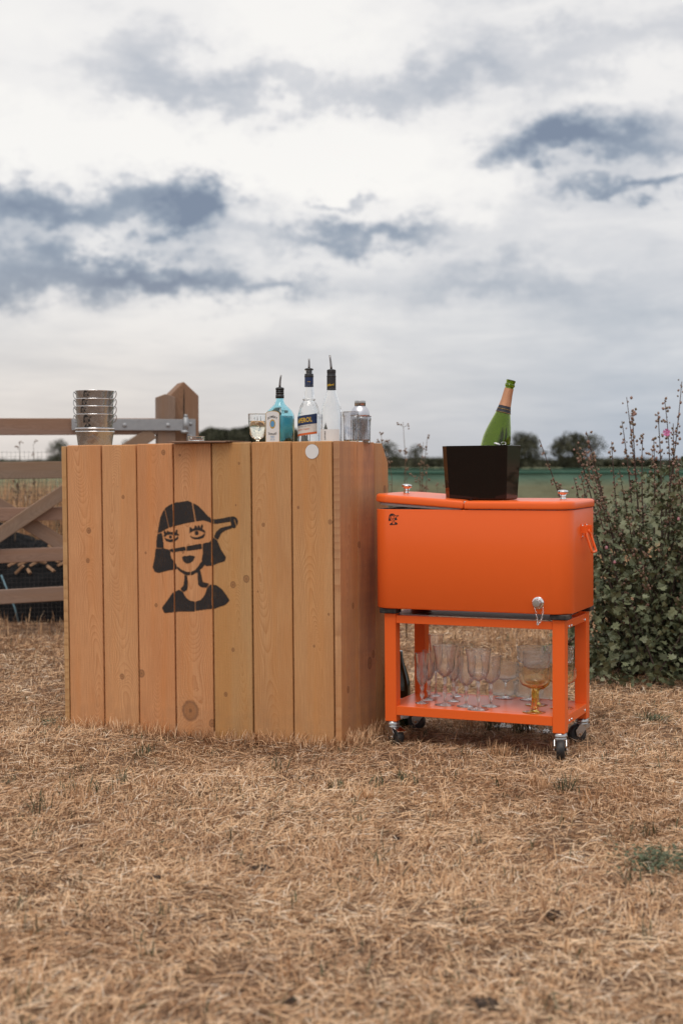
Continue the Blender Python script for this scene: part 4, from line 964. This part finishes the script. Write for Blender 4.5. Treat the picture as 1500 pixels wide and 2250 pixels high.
# champagne bottle standing on the grass behind the left leg
x, y = gpt(876, 1596)
e = empty('champagne_bottle', Vector((x, y, float(gz(x, y)))), 'dark green champagne bottle standing on the grass behind the left cart leg', 'bottle')
sh = .001 * 1.0
BP = [(.040, 0), (.0445, .004), (.0445, .165), (.042, .185), (.036, .21), (.028, .235), (.020, .258), (.0155, .28), (.0145, .302)]
M_dgreen = mat('dark_bottle', (.012, .02, .009), .08, Coat_Weight=.4)
m = MB(); m.lathe(BP, 48); m.build('bottle_glass', M_dgreen, e)
m = MB(); m.lathe([(.0450, .045), (.0450, .125)], 48, cap0=False, cap1=False); m.build('label', M_white, e)

# ------------------------------------------------------------------ ice bucket and open champagne bottle
bu = hit(CART, 1058, 1030, v=.112)
TOPZ = .8048
IB = CART @ Matrix.Translation((bu.x - .003, .118, TOPZ + .001)) @ Matrix.Rotation(R(-7), 4, 'Z')
e = empty('ice_bucket', IB, 'glossy black faceted ice bucket on the cooler lid holding an open bottle', 'ice bucket')
def octo(wx, wy, ch, z): return [(wx - ch, -wy, z), (wx, -wy + ch, z), (wx, wy - ch, z), (wx - ch, wy, z), (-wx + ch, wy, z), (-wx, wy - ch, z), (-wx, -wy + ch, z), (-wx + ch, -wy, z)]
m = MB(); m.rings([octo(.115, .074, .028, 0), octo(.119, .078, .030, .004), octo(.128, .090, .032, .193), octo(.124, .086, .030, .193), octo(.113, .072, .028, .012)], smooth=False); m.build('bucket_shell', M_black, e, bevel=.0014)
tilt = Matrix.Rotation(R(13.0), 4, 'Y') @ Matrix.Rotation(R(-5), 4, 'X')
h = hit(CART, 1088, 977, v=.115)
base_ = Vector((h.x, .115, h.z)); T = Matrix.Translation(base_) @ tilt @ Matrix.Translation((0, 0, -.150))
CB = CART @ T
e = empty('open_champagne_bottle', CB, 'open green champagne bottle leaning to the right in the black ice bucket', 'bottle')
PRS = 1
PR = [(.040, .0), (.0455, .005), (.0455, .150), (.0445, .172), (.041, .195), (.0355, .220), (.029, .245), (.0235, .268), (.0195, .290), (.0172, .312), (.0158, .335), (.0150, .352), (.0148, .362), (.0176, .365), (.0178, .370), (.0155, .373), (.0155, .380), (.0168, .382), (.0166, .386), (.0140, .387)]
PR = [(r * (1.12 if z < .26 else 1.12 - .10 * min(1, (z - .26) / .08)), z) for r, z in PR]
m = MB(); shell(m, PR, .0032, 56, None, .02); m.build('bottle_glass', M_green, e)
def colr(z0, z1, off, m_, name, r_=None):
    zs = np.linspace(z0, z1, 7); PZ = [p[1] for p in PR]; PRr = [p[0] for p in PR]
    rr = [float(np.interp(z, PZ, PRr)) + off for z in zs]; q = MB(); q.lathe(list(zip(rr, zs)), 48, cap0=False, cap1=False, rfun=r_); return q.build(name, m_, e)
M_copper = mat('copper_foil', (.60, .30, .17), .38, .75, build=lambda nt, b: nt.put(b.inputs['Normal'], nt.bump(nt.noise(nt.vm('MULTIPLY', nt.coord(), (140, 140, 30)), 1, 3), .45, .003)))
f_ = colr(.292, .356, .0011, M_copper, 'neck_foil', lambda a, z, r: 1 + .02 * math.sin(a * 5 + z * 120))
colr(.268, .292, .0010, M_ltxt, 'foil_collar'); 
for z in (.268, .2805): 
    r_ = float(np.interp(z, [p[1] for p in PR], [p[0] for p in PR])) + .0018; MB().tube([(r_ * math.cos(2 * PI * j / 40), r_ * math.sin(2 * PI * j / 40), z) for j in range(40)], .0006, 5, True).build('gold_line', M_gold, f_)
# wire cage lying over the bucket rim
wb = CART @ Vector((bu.x + .085, .06, TOPZ + .197))
e = empty('wire_cage', Matrix.Translation(wb), 'loose champagne wire and foil cap resting on the bucket rim', 'wire')
MB().tube([(.012 + .009 * math.cos(t) , .004 * math.sin(2 * t), .004 + .0045 * math.sin(t)) for t in np.linspace(0, 2 * PI, 20)[:-1]], .0009, 6, True).build('wire', M_chrome, e)
m = MB(); m.lathe([(.0125, -.002), (.0125, .001), (.009, .0045), (.002, .0055)], 24, (-.010, 0, .001), Matrix.Rotation(R(20), 3, 'Y')); m.build('foil_cap', mat('silver_foil', (.75, .73, .76), .3, .6), e)

# ------------------------------------------------------------------ field gate behind the bar
GY0 = 8.65; gx0 = at(403, GY0)
GF = frame((gx0, GY0, 0), R(18.5), .004)
gate = empty('field_gate', GF, 'weathered timber five-bar field gate with diagonal braces behind the bar', 'gate')
def gp(px, py, v=0): h = hit(GF, px, py, v=v); return Vector((h.x, v, h.z))
def gbar(pxa, pya, pxb, pyb, hpx, v, name='rail', mm=M_old, th=.03):
    a = gp(pxa, pya, v); b_ = gp(pxb, pyb, v); hh = hpx * 8.5 / FPX; m = MB(); L = (b_ - a).length
    m.box((0, 0, 0), (hh, th, L)); o = m.build(name, mm, gate, bevel=.004)
    d = (b_ - a).normalized(); Z = d; Y_ = Vector((0, 1, 0)); X_ = Y_.cross(Z).normalized(); Y_ = Z.cross(X_)
    o.matrix_local = Matrix.Translation((a + b_) / 2) @ Matrix((X_, Y_, Z)).transposed().to_4x4(); return o
gbar(-500, 938, 352, 937, 36, 0, th=.06)
gbar(-500, 1039, 352, 1030, 37, 0); gbar(-500, 1139, 352, 1125, 29, .0); gbar(-500, 1241, 352, 1209, 30, 0); gbar(-500, 1340, 352, 1292, 31, 0)
gbar(-60, 1214, 335, 950, 29, -.033, 'brace'); gbar(-480, 945, -60, 1214, 29, -.033, 'brace')
gbar(-330, 910, 352, 1328, 31, .033, 'brace')
a = gp(367, 1385); tz = gp(367, 866).z; sw = 40 * 8.55 / FPX
m = MB(); zb_ = a.z; m.prism([(-sw / 2, zb_ + .05), (sw / 2, zb_ + .05), (sw / 2, tz - .018), (-.003, tz), (-sw / 2, tz - .02)], .07); o = m.build('gate_stile', M_old, gate, bevel=.003); o.location = (a.x, -.035, 0)
s1 = gp(157, 933, -.05); s2 = gp(404, 933, -.05); m = MB(); m.box(((s1.x + s2.x) / 2, -.052, (s1.z + s2.z) / 2 + .0), (s2.x - s1.x, .008, 25 * 8.5 / FPX)); m.build('strap_hinge', M_galv, gate, bevel=.002)
for px in (172, 274, 369):
    q_ = gp(px, 934, -.056); m = MB(); m.lathe([(.013, 0), (.013, .004), (.007, .008), (.001, .009)], 16, q_, RX); m.build('bolt', M_galv, gate)
q_ = gp(408, 933, -.06); m = MB(); m.lathe([(.016, -.045), (.016, .045)], 20, q_); m.lathe([(.011, .045), (.011, .062)], 16, q_); m.build('hinge_eye', M_galv, gate)
# gate post
pp = empty('gate_post', GF, 'stout timber gate post with pointed cracked top', 'gate post')
pk = gp(404, 838, .0); pw = .185; pxc = gp(404, 900, 0).x
post = MB(); post.prism([(-pw / 2, -.3), (pw / 2, -.3), (pw / 2, pk.z - .085), (.0, pk.z), (-pw / 2, pk.z - .09)], .175); o = post.build('post', wood_mat('post_wood', (.31, .185, .12), (.17, .09, .055), 31, gray=.1, rings=120, rough=.8), pp, bevel=.006); o.location = (pxc, .0, 0)
m = MB(); m.prism([(-.004, pk.z - .32), (.003, pk.z - .3), (.005, pk.z - .10), (.001, pk.z - .035), (-.004, pk.z - .12)], .003); o = m.build('crack', M_dark, pp); o.location = (pxc + .0, -.0012, 0)
q_ = gp(420, 945, -.004); m = MB(); m.box((q_.x, -.0035, q_.z), (.055, .006, .135)); m.build('hinge_plate', M_galv, pp, bevel=.001)
q_ = gp(404, 949, -.04); m = MB(); m.lathe([(.020, -.010), (.024, 0), (.020, .010)], 20, (q_.x, -.06, q_.z)); m.box((q_.x + .012, -.033, q_.z), (.03, .055, .018)); m.build('hinge_cup', M_galv, pp)
for py in (931, 958):
    q_ = gp(419, py, -.007); m = MB(); m.lathe([(.010, 0), (.010, .004), (.002, .008)], 14, q_, RX); m.build('bolt', M_galv, pp)
# wire mesh behind the gate
WF = frame((gx0, GY0 + .18, 0), R(18.5))
e = empty('wire_mesh_fence', WF, 'fine square wire netting stretched behind the field gate', 'wire fence')
zt = zz(992, 8.9); m = MB(); k = 0
for i in range(120):
    x = -.10 - i * .026; m.box((x + random.gauss(0, .001), 0, zt / 2), (.0011, .0011, zt))
for j in range(42):
    z = .02 + j * .026
    if z < zt: m.box((-1.66, 0, z), (3.1, .0011, .0011))
M_wire = mat('dull_wire', (.10, .09, .085), .6, .4); m.build('wire_grid', M_wire, e, kind='stuff')

# ------------------------------------------------------------------ heap behind the gate
def mound(name, m_, cx, cy, rx, ry, h, seed, parent, n=46):
    q = MB(); vs = []; fs = []
    for j in range(n + 1):
        for i in range(n + 1):
            a, b2 = -1 + 2 * i / n, -1 + 2 * j / n; r2 = min(1, a * a + b2 * b2); z = h * (1 - r2) ** .55
            z += .10 * h * mnoise.noise(Vector((a * 3 + seed, b2 * 3, 0))) + .09 * h * mnoise.noise(Vector((a * 8 + seed, b2 * 8, 1)))
            vs.append((cx + a * rx, cy + b2 * ry, max(z, -.05) if r2 < 1 else -.06))
    for j in range(n):
        for i in range(n): fs.append((j * (n + 1) + i, j * (n + 1) + i + 1, (j + 1) * (n + 1) + i + 1, (j + 1) * (n + 1) + i))
    q.add(vs, fs, True); return q.build(name, m_, parent, fix=False)
M_tarp = mat('black_tarpaulin', (.008, .008, .009), .8, Specular_IOR_Level=.15, build=lambda nt, b: nt.put(b.inputs['Normal'], nt.bump(nt.noise(nt.coord(), 9, 6, .65, .8), 1, .05)))
e = empty('tarpaulin_heap', Vector((at(40, 9.7), 9.7, 0)), 'dark tarpaulin-covered heap behind the lower gate bars', 'heap')
mound('tarpaulin', M_tarp, -.42, 0, .78, .55, .66, 3, e); mound('tarpaulin', M_tarp, .38, -.1, .72, .55, .50, 8, e)
M_stick = mat('split_wood', (.36, .21, .12), .8); 
for i in range(26):
    x = random.uniform(.02, .55); z = .50 * (1 - ((x - .38) / .72) ** 2) ** .55 * random.uniform(.66, .98); y = -.1 - .55 * math.sqrt(max(0, 1 - (z / .52) ** 1.8)) * .97
    q = MB(); L = random.uniform(.04, .09); q.box((0, 0, 0), (L, .02, .018), Matrix.Rotation(random.uniform(-1.2, 1.2), 3, 'Y') @ Matrix.Rotation(random.uniform(-.8, .8), 3, 'Z')); o = q.build('wood_piece', M_stick, e, bevel=.003); o.location = (x, y, z)
q = MB(); q.tube([(.02, -.56, .30), (.07, -.6, .2), (.12, -.63, .10), (.15, -.65, .0)], .006, 8); q.build('blue_pipe', mat('blue_pipe', (.12, .22, .27), .5), e)
q = MB(); q.box((-.45, -.52, .42), (.24, .02, .10), Matrix.Rotation(-.5, 3, 'Y')); q.build('grey_panel', mat('grey_panel', (.22, .21, .21), .6), e)

# tall dry grass and stalks
def tall(name, x0, x1, y0, y1, n, h, lab, tones, wd_=.004, hmax=None, bend=.5):
    x = RNG.uniform(x0, x1, n); y = RNG.uniform(y0, y1, n); L = h * RNG.uniform(.45, 1.1, n)
    o = blade_mesh(name, np.stack([x, y, np.full(n, -.01)], 1), RNG.uniform(0, 2 * PI, n), L * RNG.uniform(.05, bend, n), L * .55, wd_ * RNG.uniform(.6, 1.4, n), np.clip(RNG.choice(tones, n) + RNG.normal(0, .05, n), 0, 1), RNG.uniform(1.6, 1.9, n), M_grass, dict(kind='stuff', label=lab, category='grass'))
    return o
tall('tall_dry_grass', -3.6, -.4, 10.9, 15.5, 20000, .82, 'tall tawny dry grass standing behind the gate', [.35, .42, .5, .3, .96], .007)
tall('rough_dry_grass', -3.2, -.3, 8.0, 10.0, 1300, .11, 'rough dry grass along the foot of the gate', [.5, .6, .66, .35], .0035)
tall('rough_dry_grass', .8, 3.2, 7.2, 9.5, 2600, .12, 'rough dry grass under the flowering shrub', [.5, .6, .45, .35], .003)
tall('far_dry_grass', -1.0, 5.5, 9.0, 17.2, 9000, .14, 'rougher dry grass before the green netting', [.5, .6, .45, .35, .66], .006)

# seed-headed weeds
M_stalk = mat('dry_stalk', (.13, .085, .05), .8); M_seed = mat('seed_head', (.20, .125, .08), .85)
def weed_stalk(px, Y, top, lab, n=5, lean=0, spread=.12):
    x = at(px, Y); e = empty('dry_weed', Vector((x, Y, 0)), lab, 'weed', None); st = MB(); sd_ = MB(); H = zz(top, Y)
    for k in range(n):
        a = random.uniform(-1, 1); hh = H * random.uniform(.8, 1) if k else H; pts = [Vector((0, 0, -.02))]
        for t in (.3, .6, .85, 1): pts.append(Vector((a * spread * t ** 1.5 + lean * t + random.gauss(0, .006), random.gauss(0, .02), hh * t)))
        st.tube(pts, [.0035, .003, .0024, .0018, .0012], 5)
        for j in range(9):
            t = random.uniform(.62, 1); b0 = pts[2].lerp(pts[4], (t - .6) / .4); d = Vector((random.uniform(-1, 1), random.uniform(-.6, .6), random.uniform(.2, 1))) * random.uniform(.02, .05); st.tube([b0, b0 + d], .0011, 4)
            for _ in range(4): sd_.lathe([(.001, -.005), (.0055, 0), (.001, .005)], 6, b0 + d + Vector((random.gauss(0, .007), random.gauss(0, .007), random.gauss(0, .007))))
    st.build('stem', M_stalk, e); sd_.build('seed_heads', M_seed, e, kind='stuff')
weed_stalk(893, 8.2, 927, 'tallest dry weed just right of the bar top', 2, .0, .02); weed_stalk(862, 8.0, 950, 'dry weed rising close behind the right end of the bar', 3, -.02, .06); weed_stalk(912, 8.4, 958, 'short dry weed left of the black ice bucket', 3, .01, .06)
weed_stalk(28, 9.6, 968, 'tall dry weed behind the gate at the left edge', 2, .02, .05); weed_stalk(78, 9.7, 975, 'dry weed behind the gate near the stacked pails', 3, 0, .10)
weed_stalk(960, 9.0, 1050, 'low dry weed behind the cooler lid', 4, 0, .15)

# ------------------------------------------------------------------ green netting
NY = 17.0
def net_build(nt, b):
    P = nt.coord(); x, y, z = nt.sep(P)
    n = nt.noise(nt.vm('MULTIPLY', P, (2.2, 1, 5)), 1, 4, .6, .6); g = nt.noise(nt.vm('MULTIPLY', P, (.8, 1, 3)), 1, 3)
    top = nt.mapr(nt.math('ADD', z, nt.math('MULTIPLY', nt.math('SUBTRACT', g, .5), .10)), .74, .86)
    c = nt.mix(top, nt.mix(n, (.17, .19, .115), (.26, .265, .165)), nt.mix(n, (.09, .18, .13), (.13, .235, .175)))
    nt.put(b.inputs['Base Color'], c); nt.put(b.inputs['Normal'], nt.bump(n, .6, .05))
M_net = mat('green_netting', (.04, .12, .08), .85, build=net_build)
M_hem = mat('netting_hem', (.012, .085, .055), .8)
for i in range(4):
    xa, xb = -.6 + i * 2.6, -.6 + (i + 1) * 2.6 - .01; q = MB(); n = 60; vs = []; lev = np.linspace(0, 1, 9); Ht = .955
    for k in range(n + 1):
        x = xa + (xb - xa) * k / n
        for t in lev: vs.append((x - xa, .05 * math.sin(x * 3 + t * 4) * (1 - t) + .03 * math.sin(x * 9 + t * 7) * (1 - abs(2 * t - 1)), Ht * t - .01 + (.004 * math.sin(x * 2.4) if t == 1 else 0)))
    m_ = len(lev); q.add(vs, [(k * m_ + j, (k + 1) * m_ + j, (k + 1) * m_ + j + 1, k * m_ + j + 1) for k in range(n) for j in range(m_ - 1)], True)
    e = empty('netting_fence', Vector((xa, NY, 0)), ['green netting panel farthest left, behind the wooden bar', 'green netting panel behind the ice bucket', 'green netting panel seen through the flowering shrub', 'green netting panel at the far right'][i], 'netting', 'green windbreak netting panels')
    q.build('netting', M_net, e, fix=False)
    q = MB(); q.tube([(x, -.012, .906 + .004 * math.sin(x * 2)) for x in np.linspace(0, xb - xa, 12)], .010, 6); q.tube([(x, -.004, .95 + .004 * math.sin((x + xa) * 2.4)) for x in np.linspace(0, xb - xa, 24)], .007, 6); q.build('hem_rope', M_hem, e)
    q = MB(); q.box((.01, .06, .47), (.035, .035, .94)); q.build('stake', M_old, e)

# ------------------------------------------------------------------ trees on the horizon
M_bark = mat('bark', (.05, .038, .028), .9)
def leaf_build(nt, b):
    oi = nt.attr('tone'); nt.put(b.inputs['Base Color'], nt.ramp(oi, [(0, b_lo), (.5, b_mid), (1, b_hi)]))
b_lo, b_mid, b_hi = (.030, .034, .018), (.060, .060, .032), (.11, .098, .055)
M_leaf = mat('far_foliage', (.05, .06, .03), .8, build=leaf_build)
def tree(px0, px1, ptop, Y, lab, n=3600, low=.15, name='tree'):
    X0, X1 = at(px0, Y), at(px1, Y); H = zz(ptop, Y); w_ = X1 - X0; cx = (X0 + X1) / 2
    e = empty(name, Vector((cx, Y, 0)), lab, 'tree', 'trees along the horizon')
    q = MB(); q.tube([(0, 0, -.3), (.05, 0, H * .3), (-.1, 0, H * .6), (0, 0, H * .8)], [w_ * .035, w_ * .028, w_ * .018, w_ * .008], 8)
    for k in range(6): a = random.uniform(0, 2 * PI); q.tube([(0, 0, H * .35), (math.cos(a) * w_ * .2, math.sin(a) * w_ * .2, H * .55), (math.cos(a) * w_ * .36, math.sin(a) * w_ * .36, H * .72)], [w_ * .015, w_ * .01, w_ * .004], 6)
    q.build('trunk', M_bark, e)
    lobes = []
    for k in range(22):
        a = random.uniform(0, 2 * PI); rr = random.random() ** .5 * .42; zc = random.uniform(low + .12, .80) ; fall = 1 - .55 * max(0, zc - .45) / .4
        lobes.append((math.cos(a) * rr * w_ * fall, math.sin(a) * rr * w_ * fall, zc * H, random.uniform(.14, .21) * w_))
    lobes.append((0, 0, H * .83, H * .17))
    C = []; 
    for k in range(n):
        lx, ly, lz, lr = random.choice(lobes); d = Vector((random.gauss(0, 1), random.gauss(0, 1), random.gauss(0, 1))).normalized() * lr * random.uniform(.55, 1.08)
        p = Vector((lx, ly, lz)) + Vector((d.x, d.y, d.z * .8))
        if mnoise.noise(p * (5 / w_)) < -.28: continue
        if p.z > H: p.z = H - random.random() * .05 * H
        if p.z > .05 * H: C.append(p)
    n2 = len(C); C = np.array(C); s = w_ * .021 * RNG.uniform(.6, 1.4, n2)
    A = RNG.normal(size=(n2, 3)); A /= np.linalg.norm(A, axis=1)[:, None]; Bv = np.cross(A, RNG.normal(size=(n2, 3))); Bv /= np.linalg.norm(Bv, axis=1)[:, None]
    V = np.stack([C + A * s[:, None], C + Bv * s[:, None] * .6, C - A * s[:, None], C - Bv * s[:, None] * .6], 1)
    me = bpy.data.meshes.new('crown'); me.from_pydata(V.reshape(-1, 3).tolist(), [], np.arange(n2 * 4).reshape(-1, 4).tolist())
    at_ = me.attributes.new('tone', 'FLOAT', 'POINT'); at_.data.foreach_set('value', np.repeat(RNG.uniform(0, 1, n2) * .8, 4).astype(np.float32)); me.materials.append(M_leaf)
    o = bpy.data.objects.new('crown', me); col.objects.link(o); o.parent = e
tree(92, 172, 960, 160, 'rounded tree between the gate and the steel pails', 2600)
for (a, b_, c, d, l) in [(425, 500, 932, 150, 'dense tree right behind the gate post'), (478, 560, 934, 155, 'dense tree in the middle of the hedge behind the bar'), (540, 612, 938, 152, 'dense tree behind the cut glass goblet'), (605, 680, 946, 158, 'dark tree glimpsed between the blue and clear bottles')]: tree(a, b_, c, d, l, 4200, .02)
tree(818, 888, 964, 150, 'dark round tree right of the cocktail shaker', 3600, .02); tree(884, 940, 972, 158, 'small dark tree beside the seed-headed weeds', 2600, .02)
tree(962, 1010, 985, 170, 'small pale tree half hidden by the ice bucket', 1800)
tree(1082, 1200, 944, 150, 'spreading dark tree right behind the leaning champagne bottle', 4200, .02); tree(1203, 1338, 948, 150, 'large round dark tree left of the flowering shrub', 5000, .02)
tree(250, 345, 958, 155, 'dense tree behind the gate stile and pails', 3200, .02)
def woodland(name, px0, px1, Y, hpx, n, lab):
    X0, X1 = at(px0, Y), at(px1, Y); x = RNG.uniform(X0, X1, n); hm = np.array([zz(1018 - hpx * (.55 + .45 * mnoise.noise(Vector((float(v) * .035, 3, 0))) + .25 * mnoise.noise(Vector((float(v) * .13, 9, 0)))), Y) for v in x])
    hm = hm * np.clip(np.minimum(x - X0, X1 - x) / (hm.max() * .7) + .25, 0, 1) ** .5
    z = hm * RNG.uniform(0, 1, n) ** .6; y = Y + RNG.uniform(0, 12, n); C = np.stack([x, y, z], 1); s = Y * .0018 * RNG.uniform(.6, 1.5, n)
    A = RNG.normal(size=(n, 3)); A /= np.linalg.norm(A, axis=1)[:, None]; Bv = np.cross(A, RNG.normal(size=(n, 3))); Bv /= np.linalg.norm(Bv, axis=1)[:, None]
    V = np.stack([C + A * s[:, None], C + Bv * s[:, None] * .7, C - A * s[:, None], C - Bv * s[:, None] * .7], 1)
    me = bpy.data.meshes.new(name); me.from_pydata(V.reshape(-1, 3).tolist(), [], np.arange(n * 4).reshape(-1, 4).tolist())
    at_ = me.attributes.new('tone', 'FLOAT', 'POINT'); at_.data.foreach_set('value', np.repeat(RNG.uniform(0, 1, n) * .7, 4).astype(np.float32)); me.materials.append(M_leaf)
    o = bpy.data.objects.new(name, me); col.objects.link(o); o['kind'] = 'stuff'; o['label'] = lab; o['category'] = 'woodland'
woodland('field_hedge', 405, 700, 165, 168, 30000, 'dense dark hedge behind the bar bottles')
woodland('far_woodland', -900, 2400, 320, 16, 26000, 'low dark line of distant trees along the whole horizon')

# ------------------------------------------------------------------ flowering mallow shrub
SY = 6.85; SXc = at(1450, SY)
shrub = empty('mallow_shrub', Vector((SXc, SY, 0)), 'tall mallow shrub with budded stems and one pink flower, right of the cart', 'shrub')
stems = MB(); buds = MB(); LP = []; M_stem = mat('shrub_stem', (.075, .045, .035), .8)
M_bud = mat('bud', (.20, .125, .085), .8, build=lambda nt, b: nt.put(b.inputs['Base Color'], nt.ramp(nt.noise(nt.coord(), 55, 2), [(.35, (.13, .10, .05)), (.5, (.23, .14, .095)), (.65, (.30, .17, .14))])))
def curve(p0, p1, p2, n=12): return [p0 * (1 - t) ** 2 + p1 * 2 * t * (1 - t) + p2 * t * t for t in np.linspace(0, 1, n)]
def spike(p0, p1, p2, r0=.0045, bud_from=.5, leaf_to=.8, dens=1.0):
    pts = curve(p0, p1, p2, 14); L = sum((pts[i + 1] - pts[i]).length for i in range(13)); stems.tube(pts, [r0 * (1 - .8 * i / 13) + .0006 for i in range(14)], 5)
    def P(t): f = t * 13; i = min(12, int(f)); return pts[i].lerp(pts[i + 1], f - i)
    nb = int(L * (1 - bud_from) * 58 * dens)
    for k in range(nb):
        t = bud_from + (1 - bud_from) * random.random() ** .85; b0 = P(t) + Vector((random.gauss(0, .009), random.gauss(0, .009), random.gauss(0, .007))); r = random.uniform(.0035, .0072)
        buds.lathe([(r * .3, -r), (r * .95, -r * .3), (r, r * .3), (r * .5, r * 1.1), (.0003, r * 1.5)], 6, b0, Matrix.Rotation(random.uniform(-.8, .8), 3, 'X') @ Matrix.Rotation(random.uniform(-.8, .8), 3, 'Y'))
    nl = int(L * leaf_to * 62)
    for k in range(nl):
        t = random.random() * leaf_to; LP.append((P(t), random.uniform(.015, .042) * (1.1 - .75 * t / max(leaf_to, .01) * .8), t))
def S(px, py, dY=0): Y = SY + dY; return Vector((at(px, Y) - SXc, dY, zz(py, Y)))
for (bx, mx, my, tx_, ty_, dY) in [(1400, 1470, 1150, 1492, 838, -.1), (1420, 1410, 1150, 1372, 872, -.05), (1440, 1490, 1120, 1455, 878, .0), (1380, 1260, 1180, 1182, 965, -.15), (1420, 1330, 1110, 1284, 948, -.2), (1400, 1300, 1080, 1262, 978, -.2),
        (1410, 1350, 1150, 1340, 970, .1), (1430, 1400, 1130, 1408, 955, .05), (1440, 1440, 1130, 1432, 965, -.1), (1400, 1395, 1120, 1362, 925, -.05), (1460, 1500, 1120, 1512, 900, -.15), (1460, 1540, 1150, 1560, 880, 0), (1470, 1480, 1100, 1474, 930, -.1),
        (1390, 1290, 1130, 1272, 1040, .0), (1390, 1280, 1180, 1222, 1060, -.1), (1400, 1330, 1200, 1300, 1075, -.2), (1470, 1600, 1150, 1640, 900, .1), (1440, 1390, 1050, 1385, 900, -.1), (1450, 1455, 1050, 1440, 905, .1), (1410, 1340, 1120, 1278, 985, .1)]:
    b0 = S(bx, 1480); b0.z = 0; b0.y = random.gauss(0, .12); spike(b0, S(mx, my, dY * .5), S(tx_, ty_, dY), .0055, .48, .62)
for k in range(120):
    a = random.uniform(0, 2 * PI); rr = abs(random.gauss(0, .26)); b0 = Vector((random.gauss(.0, .18), random.gauss(.1, .16), 0))
    tip = Vector((random.uniform(-.46, 1.0), random.uniform(-.55, .7), random.uniform(.35, 1.15))); mid = b0.lerp(tip, .5) + Vector((random.gauss(0, .05), random.gauss(0, .05), random.uniform(.05, .25)))
    spike(b0, mid, tip, .0042, .62, .95, .8)
for k in range(60):      # low skirt
    b0 = Vector((random.uniform(-.25, .6), random.uniform(-.2, .4), 0)); tip = b0 + Vector((random.gauss(-.05, .26), random.uniform(-.42, .15), random.uniform(.06, .42))); spike(b0, b0.lerp(tip, .5) + Vector((0, 0, .12)), tip, .003, .9, 1, .5)
# side twigs add fill inside the mass
for k in range(8600):
    x = random.uniform(-.46, 1.25); y = random.uniform(-.5, .7); zt_ = 1.02 + .12 * math.sin(x * 5) - .7 * max(0, -.15 - x)
    LP.append((Vector((x, y, random.random() ** 1.35 * zt_ * (1 - .25 * abs(y)) + .02)), random.uniform(.013, .040), .3))
stems.build('stems', M_stem, shrub, kind='stuff'); buds.build('buds', M_bud, shrub, kind='stuff')
b_lo, b_mid, b_hi = (.062, .078, .036), (.125, .142, .070), (.23, .235, .135)
M_mleaf = mat('mallow_leaf', (.06, .08, .04), .55, build=leaf_build)
# lobed leaf template in its own plane
LT = [(0, 0), (.32, -.06), (.52, .22), (.34, .34), (.42, .66), (.16, .60), (0, 1.0), (-.16, .60), (-.42, .66), (-.34, .34), (-.52, .22), (-.32, -.06)]
LTF = [(0, 1, 2, 3), (0, 3, 4, 5), (0, 5, 6, 7), (0, 7, 8, 9), (0, 9, 10, 11)]
def leafmat(k):
    a = random.uniform(0, 2 * PI); el_ = random.uniform(-.9, .7); n = Vector((math.cos(a) * math.cos(el_), math.sin(a) * math.cos(el_), math.sin(el_))); t = n.cross(Vector((random.gauss(0, 1), random.gauss(0, 1), random.gauss(0, 1)))).normalized()
    return Matrix((t, n, t.cross(n))).transposed()
LP = [q for q in LP if q[0].z > .01]
LP.sort(key=lambda q: q[0].y - q[1] * 12)
near = LP[:260]; rest = LP[260:]
tmpl = bpy.data.meshes.new('leaf'); vt = [Vector((x, y, .22 * abs(x) - .15 * y * y)) for x, y in LT]; tmpl.from_pydata([tuple(v) for v in vt], [], LTF); tmpl.materials.append(M_mleaf)
at_ = tmpl.attributes.new('tone', 'FLOAT', 'POINT'); at_.data.foreach_set('value', np.full(12, .6, np.float32))
for i, (p, s, t) in enumerate(near):
    o = bpy.data.objects.new('leaf', tmpl); col.objects.link(o); o.parent = shrub; o.matrix_local = Matrix.Translation(p) @ leafmat(0).to_4x4() @ Matrix.Scale(s * 1.15, 4)
nL = len(rest); V = np.zeros((nL, 12, 3)); tpl = np.array([tuple(v) for v in vt])
for i, (p, s, t) in enumerate(rest): V[i] = (np.array(leafmat(0)) @ (tpl * s * 1.15).T).T + np.array(p)
F = (np.arange(nL)[:, None, None] * 12 + np.array(LTF)[None]).reshape(-1, 4)
me = bpy.data.meshes.new('leaves'); me.from_pydata(V.reshape(-1, 3).tolist(), [], F.tolist()); at_ = me.attributes.new('tone', 'FLOAT', 'POINT'); at_.data.foreach_set('value', np.repeat(np.clip(RNG.normal(.42, .25, nL), 0, 1), 12).astype(np.float32))
me.materials.append(M_mleaf); o = bpy.data.objects.new('leaves', me); col.objects.link(o); o.parent = shrub; o['kind'] = 'stuff'
fp = S(1459, 950, -.15); M_petal = mat('pink_petal', (.62, .16, .38), .5); q = MB()
for k in range(5):
    a = 2 * PI * k / 5 + .3; d = Vector((math.cos(a), -.35, math.sin(a))); sd_ = Vector((-math.sin(a), 0, math.cos(a)))
    q.add([fp, fp + d * .010 + sd_ * .006, fp + d * .018 + sd_ * .008, fp + d * .0165, fp + d * .018 - sd_ * .008, fp + d * .010 - sd_ * .006], [(0, 1, 2, 3), (0, 3, 4, 5)])
q.lathe([(.001, 0), (.004, .004), (.001, .012)], 8, fp, Matrix.Rotation(R(90), 3, 'X'))
q.build('flower', M_petal, shrub, fix=False, label='single bright pink mallow flower')
for (px, py) in ((1487, 1142), (1330, 1205), (1348, 1237)):
    fp2 = S(px, py, -.5); q = MB(); q.lathe([(.001, -.006), (.007, 0), (.005, .009), (.001, .012)], 10, fp2); q.build('pink_bud', mat('pink_bud', (.36, .15, .17), .6), shrub)
